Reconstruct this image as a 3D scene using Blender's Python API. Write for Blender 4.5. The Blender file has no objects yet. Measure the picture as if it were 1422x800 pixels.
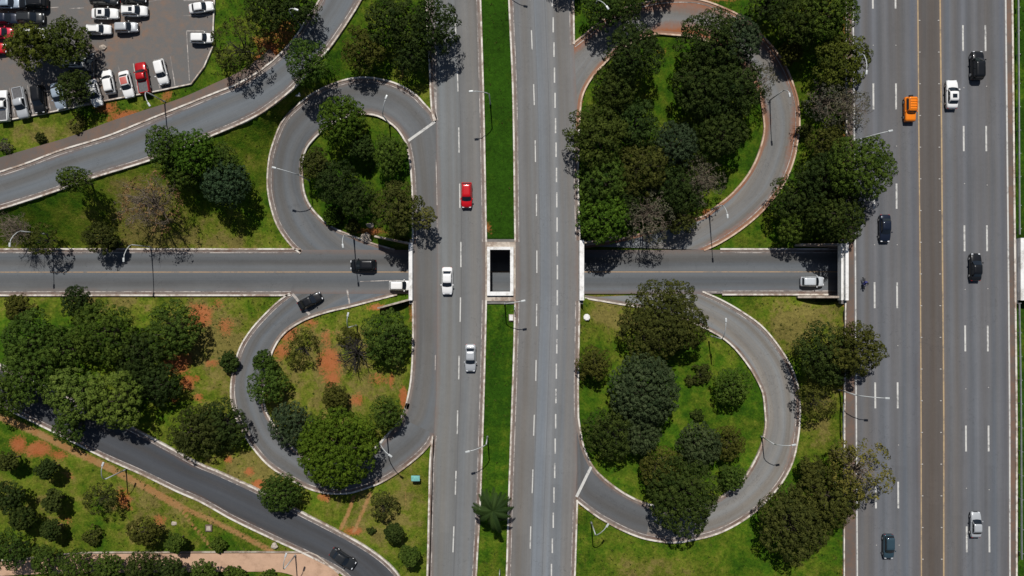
import bpy, bmesh, math, random
import numpy as np
from mathutils import Vector, Matrix

# ------------------------------------------------------------------ camera, sky, sun, exposure
scene = bpy.context.scene
CAM_H = 115.0            # metres above the road deck
K = 0.118                # metres per photo pixel on the road deck
cam_data = bpy.data.cameras.new('camera')
cam = bpy.data.objects.new('camera', cam_data)
scene.collection.objects.link(cam)
cam.location = (0, 0, CAM_H)
cam.rotation_euler = (0, 0, 0)
cam_data.sensor_width = 36.0
cam_data.lens = 18.0 / (711 * K / CAM_H)
cam_data.clip_start = 1.0
cam_data.clip_end = 5000.0
scene.camera = cam

LIGHT_DIR = Vector((0.05, -0.66, -1.0)).normalized()
SUN_EL = math.asin(-LIGHT_DIR.z)
world = bpy.data.worlds.new("World")
scene.world = world
world.use_nodes = True
wn = world.node_tree.nodes
wl = world.node_tree.links
sky = wn.new('ShaderNodeTexSky')
sky.sky_type = 'NISHITA'
sky.sun_disc = False
sky.sun_elevation = SUN_EL
sky.sun_rotation = math.atan2(-LIGHT_DIR.x, -LIGHT_DIR.y)
wl.new(sky.outputs[0], wn['Background'].inputs['Color'])
wn['Background'].inputs['Strength'].default_value = 0.05
sun_data = bpy.data.lights.new('sun', 'SUN')
sun_data.energy = 5.0
sun_data.angle = math.radians(0.5)
sun_data.color = (1.0, 0.965, 0.91)
sun = bpy.data.objects.new('sun', sun_data)
sun.rotation_euler = LIGHT_DIR.to_track_quat('-Z', 'Y').to_euler()
sun.location = (0, 60, 90)
scene.collection.objects.link(sun)
scene.view_settings.view_transform = 'Standard'
scene.view_settings.look = 'None'
scene.view_settings.gamma = 1.0
scene.view_settings.exposure = -0.3
scene.view_settings.use_curve_mapping = False
scene.render.engine = 'CYCLES'
scene.cycles.max_bounces = 5
scene.cycles.diffuse_bounces = 1
scene.cycles.transparent_max_bounces = 4

C = scene.collection
random.seed(7)
RNG = np.random.default_rng(11)

# ------------------------------------------------------------------ small helpers
def P(px, py, z=0.0):
    """a measured map position (photo pixel) turned into metres at height z"""
    s = K * (CAM_H - z) / CAM_H
    return ((px - 711.0) * s, (400.0 - py) * s, z)

def link(name, mesh, mat=None, parent=None):
    o = bpy.data.objects.new(name, mesh)
    C.objects.link(o)
    if mat is not None:
        for m in (mat if isinstance(mat, (list, tuple)) else [mat]):
            mesh.materials.append(m)
    if parent is not None:
        o.parent = parent
    return o

def tag(o, label, cat, group=None):
    o['label'] = label
    o['category'] = cat
    if group:
        o['group'] = group
    return o

def structure(o, kind='structure'):
    o['kind'] = kind
    return o

def empty(name, loc, rz=0.0):
    o = bpy.data.objects.new(name, None)
    o.empty_display_size = 0.3
    o.location = loc
    o.rotation_euler = (0, 0, rz)
    C.objects.link(o)
    return o

def mesh_from(name, verts, faces, smooth=False):
    me = bpy.data.meshes.new(name)
    me.from_pydata([tuple(v) for v in verts], [], [tuple(f) for f in faces])
    if smooth:
        me.polygons.foreach_set('use_smooth', [True] * len(me.polygons))
    me.update()
    return me

def quads_mesh(name, V, tint=None):
    """V: (n,4,3) array of quads -> mesh, fast"""
    n = V.shape[0]
    me = bpy.data.meshes.new(name)
    me.vertices.add(n * 4)
    me.vertices.foreach_set('co', V.reshape(-1).astype(np.float32))
    me.loops.add(n * 4)
    me.loops.foreach_set('vertex_index', np.arange(n * 4, dtype=np.int32))
    me.polygons.add(n)
    me.polygons.foreach_set('loop_start', np.arange(0, n * 4, 4, dtype=np.int32))
    me.polygons.foreach_set('loop_total', np.full(n, 4, dtype=np.int32))
    me.update(calc_edges=True)
    if tint is not None:
        a = me.attributes.new('tint', 'FLOAT', 'FACE')
        a.data.foreach_set('value', tint.astype(np.float32))
    return me

class MB:
    """collects boxes, tubes and prisms into one mesh"""
    def __init__(self):
        self.v = []; self.f = []
    def add(self, vs, fs):
        b = len(self.v)
        self.v += [tuple(p) for p in vs]
        self.f += [tuple(i + b for i in f) for f in fs]
    def box(self, x0, x1, y0, y1, z0, z1, M=None):
        vs = [Vector((x, y, z)) for z in (z0, z1) for x, y in ((x0, y0), (x1, y0), (x1, y1), (x0, y1))]
        if M is not None:
            vs = [M @ p for p in vs]
        self.add(vs, [(3, 2, 1, 0), (4, 5, 6, 7), (0, 1, 5, 4), (1, 2, 6, 5), (2, 3, 7, 6), (3, 0, 4, 7)])
    def tube(self, pts, r0, r1=None, n=6):
        pts = [Vector(p) for p in pts]
        if r1 is None:
            r1 = r0
        rings = []
        m = len(pts)
        for i, p in enumerate(pts):
            a = pts[max(0, i - 1)]; b = pts[min(m - 1, i + 1)]
            d = (b - a).normalized()
            u = d.cross(Vector((0.31, 0.17, 0.93)))
            if u.length < 0.05:
                u = d.cross(Vector((1, 0, 0)))
            u.normalize(); w = d.cross(u)
            r = r0 + (r1 - r0) * i / max(1, m - 1)
            rings.append([p + (u * math.cos(2 * math.pi * k / n) + w * math.sin(2 * math.pi * k / n)) * r for k in range(n)])
        vs = [p for ring in rings for p in ring]
        fs = []
        for i in range(m - 1):
            for k in range(n):
                fs.append((i * n + k, i * n + (k + 1) % n, (i + 1) * n + (k + 1) % n, (i + 1) * n + k))
        fs.append(tuple(range(n - 1, -1, -1)))
        fs.append(tuple((m - 1) * n + k for k in range(n)))
        self.add(vs, fs)
    def build(self, name, mat, parent=None, smooth=False, bevel=0.0, seg=2):
        me = mesh_from(name, self.v, self.f, smooth)
        if bevel > 0:
            bm = bmesh.new(); bm.from_mesh(me)
            bmesh.ops.bevel(bm, geom=list(bm.edges), offset=bevel, segments=seg, affect='EDGES', profile=0.6)
            bm.to_mesh(me); bm.free()
            me.polygons.foreach_set('use_smooth', [True] * len(me.polygons))
        return link(name, me, mat, parent)

# ------------------------------------------------------------------ materials
def new_mat(name):
    m = bpy.data.materials.new(name)
    m.use_nodes = True
    return m, m.node_tree.nodes, m.node_tree.links, m.node_tree.nodes['Principled BSDF']

def N(nodes, kind, **kw):
    n = nodes.new(kind)
    for k, v in kw.items():
        setattr(n, k, v)
    return n

def noise(nodes, links, vec, scale, detail=4.0, rough=0.6):
    n = nodes.new('ShaderNodeTexNoise')
    n.inputs['Scale'].default_value = scale
    n.inputs['Detail'].default_value = detail
    n.inputs['Roughness'].default_value = rough
    if vec is not None:
        links.new(vec, n.inputs['Vector'])
    return n.outputs['Fac']

def ramp(nodes, links, fac, stops, interp='LINEAR'):
    r = nodes.new('ShaderNodeValToRGB')
    cr = r.color_ramp
    cr.interpolation = interp
    while len(cr.elements) > 1:
        cr.elements.remove(cr.elements[-1])
    for i, (p, c) in enumerate(stops):
        e = cr.elements[0] if i == 0 else cr.elements.new(p)
        e.position = p
        e.color = (c[0], c[1], c[2], 1) if isinstance(c, (tuple, list)) else (c, c, c, 1)
    links.new(fac, r.inputs['Fac'])
    return r.outputs['Color']

def mixc(nodes, links, fac, a, b, mode='MIX'):
    m = nodes.new('ShaderNodeMix')
    m.data_type = 'RGBA'
    m.blend_type = mode
    for sock, v in ((m.inputs[0], fac), (m.inputs[6], a), (m.inputs[7], b)):
        if hasattr(v, 'links') or hasattr(v, 'is_linked'):
            links.new(v, sock)
        elif isinstance(v, (int, float)):
            sock.default_value = v if sock == m.inputs[0] else (v, v, v, 1)
        else:
            sock.default_value = (v[0], v[1], v[2], 1)
    return m.outputs[2]

def mth(nodes, links, op, a, b=None, c=None, clamp=False):
    m = nodes.new('ShaderNodeMath')
    m.operation = op
    m.use_clamp = clamp
    for i, v in enumerate((a, b, c)):
        if v is None:
            continue
        if isinstance(v, (int, float)):
            m.inputs[i].default_value = v
        else:
            links.new(v, m.inputs[i])
    return m.outputs[0]

def bump(nodes, links, bsdf, h, strength, dist):
    b = nodes.new('ShaderNodeBump')
    b.inputs['Strength'].default_value = strength
    b.inputs['Distance'].default_value = dist
    links.new(h, b.inputs['Height'])
    links.new(b.outputs[0], bsdf.inputs['Normal'])

def plain(name, col, rough=0.6, metal=0.0, var=0.0, scale=3.0, spec=0.5, coat=0.0):
    m, n, l, b = new_mat(name)
    b.inputs['Roughness'].default_value = rough
    b.inputs['Metallic'].default_value = metal
    b.inputs['Specular IOR Level'].default_value = spec
    b.inputs['Coat Weight'].default_value = coat
    b.inputs['Coat Roughness'].default_value = 0.06
    if var > 0:
        tc = n.new('ShaderNodeTexCoord')
        f = noise(n, l, tc.outputs['Object'], scale, 5)
        c = ramp(n, l, f, [(0.3, tuple(x * (1 - var) for x in col)), (0.7, tuple(min(1, x * (1 + var)) for x in col))])
        l.new(c, b.inputs['Base Color'])
    else:
        b.inputs['Base Color'].default_value = (*col, 1)
    return m

def asphalt(name, base, tracks=None, track_amt=0.12, dust=0.5, dust_w=1.2, dust_col=(0.20, 0.12, 0.085), patch=0.1, bands=None, seams=(), dash_patch=0.35):
    """worn asphalt: UV.x = metres across, UV.y = metres along, attribute edge = metres to the nearest edge"""
    m, n, l, b = new_mat(name)
    uv = n.new('ShaderNodeUVMap')
    geo = n.new('ShaderNodeNewGeometry')
    pos = geo.outputs['Position']
    sep = n.new('ShaderNodeSeparateXYZ'); l.new(uv.outputs[0], sep.inputs[0])
    u, v = sep.outputs[0], sep.outputs[1]
    # long streaks down the road
    mp = n.new('ShaderNodeMapping'); l.new(uv.outputs[0], mp.inputs[0])
    mp.inputs['Scale'].default_value = (1.3, 0.025, 1)
    st = noise(n, l, mp.outputs[0], 1.0, 6, 0.65)
    mp2 = n.new('ShaderNodeMapping'); l.new(uv.outputs[0], mp2.inputs[0])
    mp2.inputs['Scale'].default_value = (0.42, 0.006, 1)
    mp2.inputs['Location'].default_value = (3.7, 1.1, 0)
    st2 = noise(n, l, mp2.outputs[0], 1.0, 2, 0.5)
    big = noise(n, l, pos, 0.09, 5, 0.6)
    fine = noise(n, l, pos, 9.0, 3, 0.8)
    mid = noise(n, l, pos, 1.6, 5, 0.7)
    val = mth(n, l, 'MULTIPLY_ADD', mth(n, l, 'SUBTRACT', st, 0.5), 0.55, 1.0)
    val = mth(n, l, 'MULTIPLY_ADD', mth(n, l, 'SUBTRACT', st2, 0.5), 0.55, val)
    val = mth(n, l, 'MULTIPLY_ADD', mth(n, l, 'SUBTRACT', big, 0.5), patch * 3.5, val)
    val = mth(n, l, 'MULTIPLY_ADD', mth(n, l, 'SUBTRACT', fine, 0.5), 0.5, val)
    val = mth(n, l, 'MULTIPLY_ADD', mth(n, l, 'SUBTRACT', mid, 0.5), 0.22, val)
    if tracks:
        off, per = tracks
        ph = mth(n, l, 'MULTIPLY', mth(n, l, 'SUBTRACT', u, off), 2 * math.pi / per)
        wob = mth(n, l, 'MULTIPLY_ADD', mth(n, l, 'SUBTRACT', big, 0.5), 2.0, ph)
        co = mth(n, l, 'COSINE', wob)
        val = mth(n, l, 'MULTIPLY_ADD', co, -track_amt, val)
    col = mixc(n, l, 1.0, base, val, 'MULTIPLY')
    if bands:
        W, stops = bands
        wu = mth(n, l, 'MULTIPLY_ADD', mth(n, l, 'SUBTRACT', mid, 0.5), 0.22, u)
        col = mixc(n, l, 1.0, col, ramp(n, l, mth(n, l, 'DIVIDE', wu, W), [(p / W, c) for p, c in stops]), 'MULTIPLY')
    for su in seams:
        wob2 = mth(n, l, 'MULTIPLY_ADD', mth(n, l, 'SUBTRACT', mid, 0.5), 0.12, u)
        sm = mth(n, l, 'LESS_THAN', mth(n, l, 'ABSOLUTE', mth(n, l, 'SUBTRACT', wob2, su)), 0.035)
        col = mixc(n, l, mth(n, l, 'MULTIPLY', sm, mth(n, l, 'MULTIPLY_ADD', big, 0.9, -0.05)), col, (0.045, 0.045, 0.046))
    # rectangular resurfaced patches
    br = n.new('ShaderNodeTexBrick'); mpb = n.new('ShaderNodeMapping'); l.new(uv.outputs[0], mpb.inputs[0])
    mpb.inputs['Rotation'].default_value = (0, 0, math.pi / 2); mpb.inputs['Location'].default_value = (base[0] * 70, 0.4, 0)
    l.new(mpb.outputs[0], br.inputs['Vector']); br.inputs['Scale'].default_value = 1.0; br.inputs['Brick Width'].default_value = 13.0; br.inputs['Row Height'].default_value = 1.75
    br.inputs['Color1'].default_value = (0, 0, 0, 1); br.inputs['Color2'].default_value = (1, 1, 1, 1); br.inputs['Mortar Size'].default_value = 0.0; br.inputs['Bias'].default_value = 0.0; br.offset = 0.37
    pf = ramp(n, l, br.outputs['Color'], [(0.0, 0.80), (0.10, 0.84), (0.14, 1.0), (0.86, 1.0), (0.92, 1.12)], 'LINEAR')
    col = mixc(n, l, dash_patch, col, mixc(n, l, 1.0, col, pf, 'MULTIPLY'))
    # slight warm / cool drift
    hue = ramp(n, l, st2, [(0.35, (1.06, 1.0, 0.93)), (0.65, (0.93, 1.0, 1.07))])
    col = mixc(n, l, 1.0, col, hue, 'MULTIPLY')
    # cracks and sealed seams
    vo = n.new('ShaderNodeTexVoronoi'); vo.feature = 'DISTANCE_TO_EDGE'
    mp3 = n.new('ShaderNodeMapping'); l.new(pos, mp3.inputs[0]); mp3.inputs['Scale'].default_value = (0.11, 0.05, 1)
    dis = n.new('ShaderNodeVectorMath'); dis.operation = 'ADD'
    nz = n.new('ShaderNodeTexNoise'); nz.inputs['Scale'].default_value = 0.5; nz.inputs['Detail'].default_value = 5
    l.new(pos, nz.inputs['Vector']); l.new(mp3.outputs[0], dis.inputs[0]); l.new(nz.outputs['Color'], dis.inputs[1])
    l.new(dis.outputs[0], vo.inputs['Vector']); vo.inputs['Scale'].default_value = 1.0
    cr = mth(n, l, 'LESS_THAN', vo.outputs['Distance'], 0.004)
    cr = mth(n, l, 'MULTIPLY', cr, mth(n, l, 'GREATER_THAN', big, 0.5))
    col = mixc(n, l, mth(n, l, 'MULTIPLY', cr, 0.3), col, (0.03, 0.03, 0.032))
    # oil / repair spots
    sp = noise(n, l, pos, 0.55, 2, 0.4)
    spf = ramp(n, l, sp, [(0.70, 0.0), (0.78, 0.22)])
    col = mixc(n, l, spf, col, tuple(x * 0.55 for x in base))
    # dust washed to the edges
    at = n.new('ShaderNodeAttribute'); at.attribute_name = 'edge'
    ed = mth(n, l, 'DIVIDE', at.outputs['Fac'], dust_w)
    ed = mth(n, l, 'MULTIPLY_ADD', mth(n, l, 'SUBTRACT', mid, 0.5), 0.9, ed)
    ed = mth(n, l, 'MULTIPLY_ADD', mth(n, l, 'SUBTRACT', big, 0.5), 2.4, ed)
    edf = ramp(n, l, ed, [(0.0, dust), (1.0, 0.0)])
    col = mixc(n, l, edf, col, dust_col)
    l.new(col, b.inputs['Base Color'])
    b.inputs['Roughness'].default_value = 0.85
    b.inputs['Specular IOR Level'].default_value = 0.3
    bump(n, l, b, fine, 0.3, 0.02)
    return m

def worn_paint(name, col, under, amount=0.5, scale=1.5):
    m, n, l, b = new_mat(name)
    geo = n.new('ShaderNodeNewGeometry')
    pos = geo.outputs['Position']
    f1 = noise(n, l, pos, scale, 6, 0.75)
    f2 = noise(n, l, pos, scale * 0.2, 3, 0.6)
    f3 = noise(n, l, pos, 11.0, 2, 0.7)
    f = mth(n, l, 'MULTIPLY_ADD', f2, 0.6, mth(n, l, 'MULTIPLY_ADD', f3, 0.2, mth(n, l, 'MULTIPLY', f1, 0.6)))
    lo = 0.86 - amount * 0.25
    mask = ramp(n, l, f, [(lo - 0.04, 0.0), (lo + 0.10, 1.0)])
    c = mixc(n, l, mask, col, under)
    dirt = ramp(n, l, f1, [(0.3, 1.0), (0.75, 0.72)])
    c = mixc(n, l, 1.0, c, dirt, 'MULTIPLY')
    l.new(c, b.inputs['Base Color'])
    b.inputs['Roughness'].default_value = 0.75
    return m

M = {}
M['asphalt_west'] = asphalt('asphalt_west_carriageway', (0.165, 0.165, 0.165), (0.9, 3.2), 0.05, 0.4, 0.7, bands=(7.6, [(0.0, (1.06, 1.09, 1.09)), (1.7, (1.05, 1.08, 1.08)), (2.3, (0.95, 0.97, 0.97)), (3.6, (0.97, 0.98, 0.97)), (4.0, (0.93, 0.90, 0.87)), (5.4, (0.97, 0.95, 0.92)), (6.2, (1.03, 1.02, 1.0)), (7.6, (0.97, 0.93, 0.9))]), seams=(0.05, 4.0))
M['asphalt_east'] = asphalt('asphalt_east_carriageway', (0.170, 0.171, 0.173), (1.2, 3.4), 0.05, 0.4, 0.7, bands=(10.2, [(0.0, (0.93, 0.9, 0.87)), (1.4, (0.96, 0.93, 0.90)), (2.6, (0.86, 0.84, 0.81)), (3.7, (0.96, 0.94, 0.92)), (4.0, (1.06, 1.09, 1.12)), (5.2, (0.99, 1.02, 1.06)), (6.4, (1.08, 1.11, 1.14)), (7.2, (0.98, 0.98, 0.98)), (10.2, (0.98, 0.95, 0.92))]), seams=(3.9, 5.7))
M['asphalt_merge'] = asphalt('asphalt_merge_lane', (0.125, 0.127, 0.129), None, 0.0, 0.3, 0.8)
M['asphalt_ramp'] = asphalt('asphalt_ramp', (0.122, 0.127, 0.133), (2.4, 4.6), 0.09, 0.6, 1.0, (0.20, 0.115, 0.08))
M['asphalt_ramp_pale'] = asphalt('asphalt_ramp_pale', (0.190, 0.185, 0.177), (2.4, 4.6), 0.08, 0.7, 1.3, (0.26, 0.13, 0.075))
M['asphalt_ramp_red'] = asphalt('asphalt_ramp_red', (0.175, 0.172, 0.168), (2.4, 4.6), 0.04, 1.0, 2.3, (0.27, 0.098, 0.040))
M['asphalt_cross'] = asphalt('asphalt_cross_road', (0.112, 0.116, 0.121), (1.7, 3.4), 0.17, 0.45, 0.9)
M['asphalt_highway'] = asphalt('asphalt_highway', (0.124, 0.124, 0.130), (0.9, 1.83), 0.09, 0.25, 0.5, bands=(10.9, [(0.0, (1.0, 0.97, 0.93)), (1.2, (1.06, 1.09, 1.12)), (2.2, (0.96, 0.94, 0.92)), (3.4, (1.03, 1.04, 1.07)), (4.6, (0.92, 0.91, 0.9)), (6.0, (1.05, 1.07, 1.1)), (7.2, (0.94, 0.92, 0.9)), (8.6, (0.98, 1.02, 1.06)), (10.0, (0.96, 0.98, 1.04)), (10.9, (0.96, 0.94, 0.92))]))
M['asphalt_side'] = asphalt('asphalt_side_road', (0.128, 0.135, 0.142), (2.0, 4.0), 0.06, 0.8, 1.0, (0.19, 0.11, 0.08))
M['asphalt_dark'] = asphalt('asphalt_dark_side_road', (0.060, 0.062, 0.068), (2.0, 4.0), 0.05, 0.6, 0.9, (0.17, 0.09, 0.055))
M['asphalt_median'] = asphalt('paved_median', (0.098, 0.086, 0.079), None, 0.0, 0.4, 0.8, (0.14, 0.115, 0.10))
M['white_line'] = worn_paint('white_road_paint', (0.62, 0.61, 0.58), (0.2, 0.2, 0.2), 0.4)
M['worn_line'] = worn_paint('worn_road_paint', (0.54, 0.49, 0.45), (0.19, 0.17, 0.16), 0.8)
M['yellow_line'] = worn_paint('yellow_road_paint', (0.46, 0.335, 0.19), (0.26, 0.2, 0.14), 0.5)
M['orange_line'] = worn_paint('faded_orange_paint', (0.42, 0.28, 0.16), (0.2, 0.17, 0.14), 0.45)
M['kerb'] = worn_paint('painted_kerb', (0.74, 0.69, 0.62), (0.36, 0.27, 0.21), 0.66, 1.1)
M['gutter'] = worn_paint('stained_gutter', (0.21, 0.172, 0.15), (0.17, 0.11, 0.085), 0.6, 1.0)
M['white_wall'] = worn_paint('whitewashed_concrete', (0.90, 0.89, 0.87), (0.6, 0.57, 0.52), 0.5, 0.9)
M['concrete'] = worn_paint('stained_concrete', (0.56, 0.49, 0.41), (0.30, 0.22, 0.17), 0.75, 0.8)
M['dark_concrete'] = plain('dark_grey_concrete', (0.16, 0.15, 0.14), 0.9, var=0.3, scale=0.8)  # darker grey concrete for the bridge decks and abutments
M['sidewalk'] = worn_paint('red_stained_pavement', (0.118, 0.095, 0.082), (0.19, 0.115, 0.08), 0.7, 0.6)
M['path'] = worn_paint('pale_concrete_path', (0.56, 0.36, 0.24), (0.40, 0.24, 0.15), 0.45, 0.45)
M['steel'] = plain('galvanised_steel', (0.42, 0.43, 0.43), 0.45, 0.6, 0.2, 2.0)
M['pale_metal'] = plain('pale_painted_metal', (0.50, 0.52, 0.52), 0.4, 0.1, 0.08, 2.0)
M['lens'] = plain('lamp_glass', (0.75, 0.76, 0.76), 0.2)
M['rubber'] = plain('tyre_rubber', (0.018, 0.018, 0.018), 0.8)
M['rim'] = plain('alloy_rim', (0.45, 0.45, 0.46), 0.3, 0.8)
M['glass'] = plain('dark_car_glass', (0.012, 0.016, 0.022), 0.06, 0.0, spec=0.8)
M['black_trim'] = plain('black_plastic', (0.022, 0.022, 0.024), 0.5)
M['bed'] = plain('pickup_bed_liner', (0.10, 0.10, 0.105), 0.7, var=0.2)
M['head_lamp'] = plain('headlight_glass', (0.75, 0.77, 0.8), 0.1, spec=0.8)
M['tail_lamp'] = plain('taillight_plastic', (0.35, 0.01, 0.01), 0.2)
M['teal_metal'] = plain('teal_painted_metal', (0.16, 0.42, 0.38), 0.5, var=0.2)
M['soil_red'] = plain('red_earth', (0.30, 0.10, 0.035), 0.95, var=0.35, scale=2)
M['stone'] = plain('pale_stone', (0.42, 0.36, 0.30), 0.9, var=0.3, scale=3)

# ------------------------------------------------------------------ curves on the map
def catmull(pts, step=4.0):
    p = [np.array(q, float) for q in pts]
    if len(p) == 2:
        n = max(2, int(np.linalg.norm(p[1] - p[0]) / step) + 1)
        return np.array([p[0] + (p[1] - p[0]) * t for t in np.linspace(0, 1, n)])
    q = [2 * p[0] - p[1]] + p + [2 * p[-1] - p[-2]]
    out = []
    for i in range(1, len(q) - 2):
        a, b, c, d = q[i - 1], q[i], q[i + 1], q[i + 2]
        n = max(1, int(np.linalg.norm(c - b) / step))
        # centripetal-ish: limit overshoot
        ta = max(np.linalg.norm(b - a), 1e-6); tb = max(np.linalg.norm(c - b), 1e-6); tc = max(np.linalg.norm(d - c), 1e-6)
        m1 = (c - a) / (ta + tb) * tb; m2 = (d - b) / (tb + tc) * tb
        for k in range(n):
            t = k / n
            h00 = 2 * t**3 - 3 * t**2 + 1; h10 = t**3 - 2 * t**2 + t; h01 = -2 * t**3 + 3 * t**2; h11 = t**3 - t**2
            out.append(h00 * b + h10 * m1 + h01 * c + h11 * m2)
    out.append(p[-1])
    return np.array(out)

def resample(c, n):
    d = np.r_[0, np.cumsum(np.linalg.norm(np.diff(c, axis=0), axis=1))]
    t = np.linspace(0, d[-1], n)
    return np.stack([np.interp(t, d, c[:, k]) for k in range(c.shape[1])], 1)

class Ramp:
    """height of a ramp read off its centreline: z0 before t0, z1 after t1"""
    def __init__(self, centre, i0, i1, z0=0.0, z1=-5.0):
        self.c = catmull(centre, 6)
        d = np.r_[0, np.cumsum(np.linalg.norm(np.diff(self.c, axis=0), axis=1))]
        self.d = d
        a = np.argmin(np.linalg.norm(self.c - np.array(centre[i0]), axis=1))
        b = np.argmin(np.linalg.norm(self.c - np.array(centre[i1]), axis=1))
        self.d0, self.d1, self.z0, self.z1 = d[a], d[b], z0, z1
    def __call__(self, x, y):
        q = np.array((x, y)); a = self.c[:-1]; ab = self.c[1:] - a
        t = np.clip(((q - a) * ab).sum(1) / (ab**2).sum(1), 0, 1)
        e = np.linalg.norm(a + ab * t[:, None] - q, axis=1)
        i = int(np.argmin(e))
        s = self.d[i] + t[i] * (self.d[i + 1] - self.d[i])
        f = min(1, max(0, (s - self.d0) / (self.d1 - self.d0)))
        f = f * f * (3 - 2 * f)
        return self.z0 + (self.z1 - self.z0) * f

flat0 = lambda x, y: 0.0
lowz = lambda x, y: -5.0

ramp_nw = Ramp([(586, 182), (566, 155), (540, 138), (508, 133), (470, 140), (435, 160), (405, 195), (396, 240), (402, 290), (425, 325), (455, 350), (490, 378), (560, 378)], 0, 9)
ramp_sw = Ramp([(584, 585), (560, 618), (530, 642), (485, 663), (440, 660), (400, 640), (360, 600), (344, 550), (350, 490), (380, 445), (420, 415), (460, 378), (560, 378)], 0, 9)
ramp_ne = Ramp([(806, 100), (830, 68), (860, 45), (905, 26), (960, 25), (1010, 38), (1050, 72), (1078, 118), (1086, 165), (1080, 210), (1062, 250), (1030, 290), (1000, 318), (960, 345), (920, 378), (815, 378)], 0, 12)
ramp_se = Ramp([(812, 665), (850, 700), (900, 727), (950, 730), (1010, 710), (1060, 660), (1084, 600), (1080, 545), (1062, 500), (1030, 460), (985, 430), (940, 405), (900, 378), (815, 378)], 0, 10)

# ------------------------------------------------------------------ road sheets
CONS = []        # (x, y, z, priority): heights the terrain must keep under the roads
def constrain(pts, margin=0.0, dz=-0.25, pr=1):
    for p in pts:
        CONS.append((p[0], p[1], p[2] + dz, pr))

def sheet(name, left, right, zf, mat, dz=0.0, nx=8, step=5.0, hold=True, pr=1):
    L = catmull(left, 3); R = catmull(right, 3)
    n = max(3, int(max(np.linalg.norm(np.diff(L, axis=0), axis=1).sum(), np.linalg.norm(np.diff(R, axis=0), axis=1).sum()) / step))
    L = resample(L, n); R = resample(R, n)
    verts = []; uvs = []; edge = []
    along = 0.0; prev = None
    for i in range(n):
        mid = (L[i] + R[i]) / 2
        w = float(np.linalg.norm(R[i] - L[i])) * K
        if prev is not None:
            along += float(np.linalg.norm(mid - prev)) * K
        prev = mid
        for j in range(nx + 1):
            t = j / nx
            q = L[i] + (R[i] - L[i]) * t
            z = zf(q[0], q[1])
            x, y, _ = P(q[0], q[1], z)
            verts.append((x, y, z + dz)); uvs.append((w * t, along)); edge.append(min(t, 1 - t) * w)
    faces = [(i * (nx + 1) + j, i * (nx + 1) + j + 1, (i + 1) * (nx + 1) + j + 1, (i + 1) * (nx + 1) + j) for i in range(n - 1) for j in range(nx)]
    me = mesh_from(name, verts, faces)
    uvl = me.uv_layers.new(name='UVMap')
    for lp in me.loops:
        uvl.data[lp.index].uv = uvs[lp.vertex_index]
    a = me.attributes.new('edge', 'FLOAT', 'POINT')
    a.data.foreach_set('value', edge)
    bm = bmesh.new(); bm.from_mesh(me)
    bm.normal_update()
    if sum(f.normal.z for f in bm.faces) < 0:
        bmesh.ops.reverse_faces(bm, faces=bm.faces)
    bm.to_mesh(me); bm.free()
    if hold:
        for i in range(n):
            w = float(np.linalg.norm(R[i] - L[i])) * K
            m = max(2, int(w / 0.3))
            for j in range(-1, m + 2):
                t = j / m
                q = L[i] + (R[i] - L[i]) * t
                z = zf(q[0], q[1])
                x, y, _ = P(q[0], q[1], z)
                CONS.append((x, y, z - 0.25, pr))
    return structure(link(name, me, mat))

def ribbon(poly, zf, off0, off1, dz0, dz1=None, depth=0.0, name='kerb', mat=None, step=6.0, raw=False, bld=None):
    """a band beside a map polyline, off0..off1 metres to its left, with optional side faces (depth)"""
    c = np.array(poly, float) if raw else catmull(poly, step)
    pts = []
    for q in c:
        z = zf(q[0], q[1]); x, y, _ = P(q[0], q[1], z)
        pts.append((x, y, z))
    pts = np.array(pts)
    t = np.zeros((len(pts), 2))
    t[1:-1] = pts[2:, :2] - pts[:-2, :2]; t[0] = pts[1, :2] - pts[0, :2]; t[-1] = pts[-1, :2] - pts[-2, :2]
    t /= np.maximum(np.linalg.norm(t, axis=1), 1e-9)[:, None]
    nrm = np.stack([-t[:, 1], t[:, 0]], 1)
    A = np.c_[pts[:, :2] + nrm * off0, pts[:, 2] + dz0]
    B = np.c_[pts[:, :2] + nrm * off1, pts[:, 2] + (dz0 if dz1 is None else dz1)]
    n = len(pts)
    vs = list(A) + list(B); fs = []
    if depth > 0:
        vs += list(A - np.array((0, 0, depth))) + list(B - np.array((0, 0, depth)))
    for i in range(n - 1):
        fs.append((i, i + 1, n + i + 1, n + i))
        if depth > 0:
            fs.append((2 * n + i, 2 * n + i + 1, i + 1, i))
            fs.append((n + i, n + i + 1, 3 * n + i + 1, 3 * n + i))
    if depth > 0:
        fs.append((0, n, 3 * n, 2 * n)); fs.append((n - 1, 3 * n - 1, 4 * n - 1, 2 * n - 1))
    if bld is not None:
        bld.add(vs, fs); return None
    me = mesh_from(name, vs, fs)
    bm = bmesh.new(); bm.from_mesh(me); bmesh.ops.recalc_face_normals(bm, faces=bm.faces)
    if depth == 0 and sum(f.normal.z for f in bm.faces) < 0:
        bmesh.ops.reverse_faces(bm, faces=bm.faces)
    bm.to_mesh(me); bm.free()
    return structure(link(name, me, mat))

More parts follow.
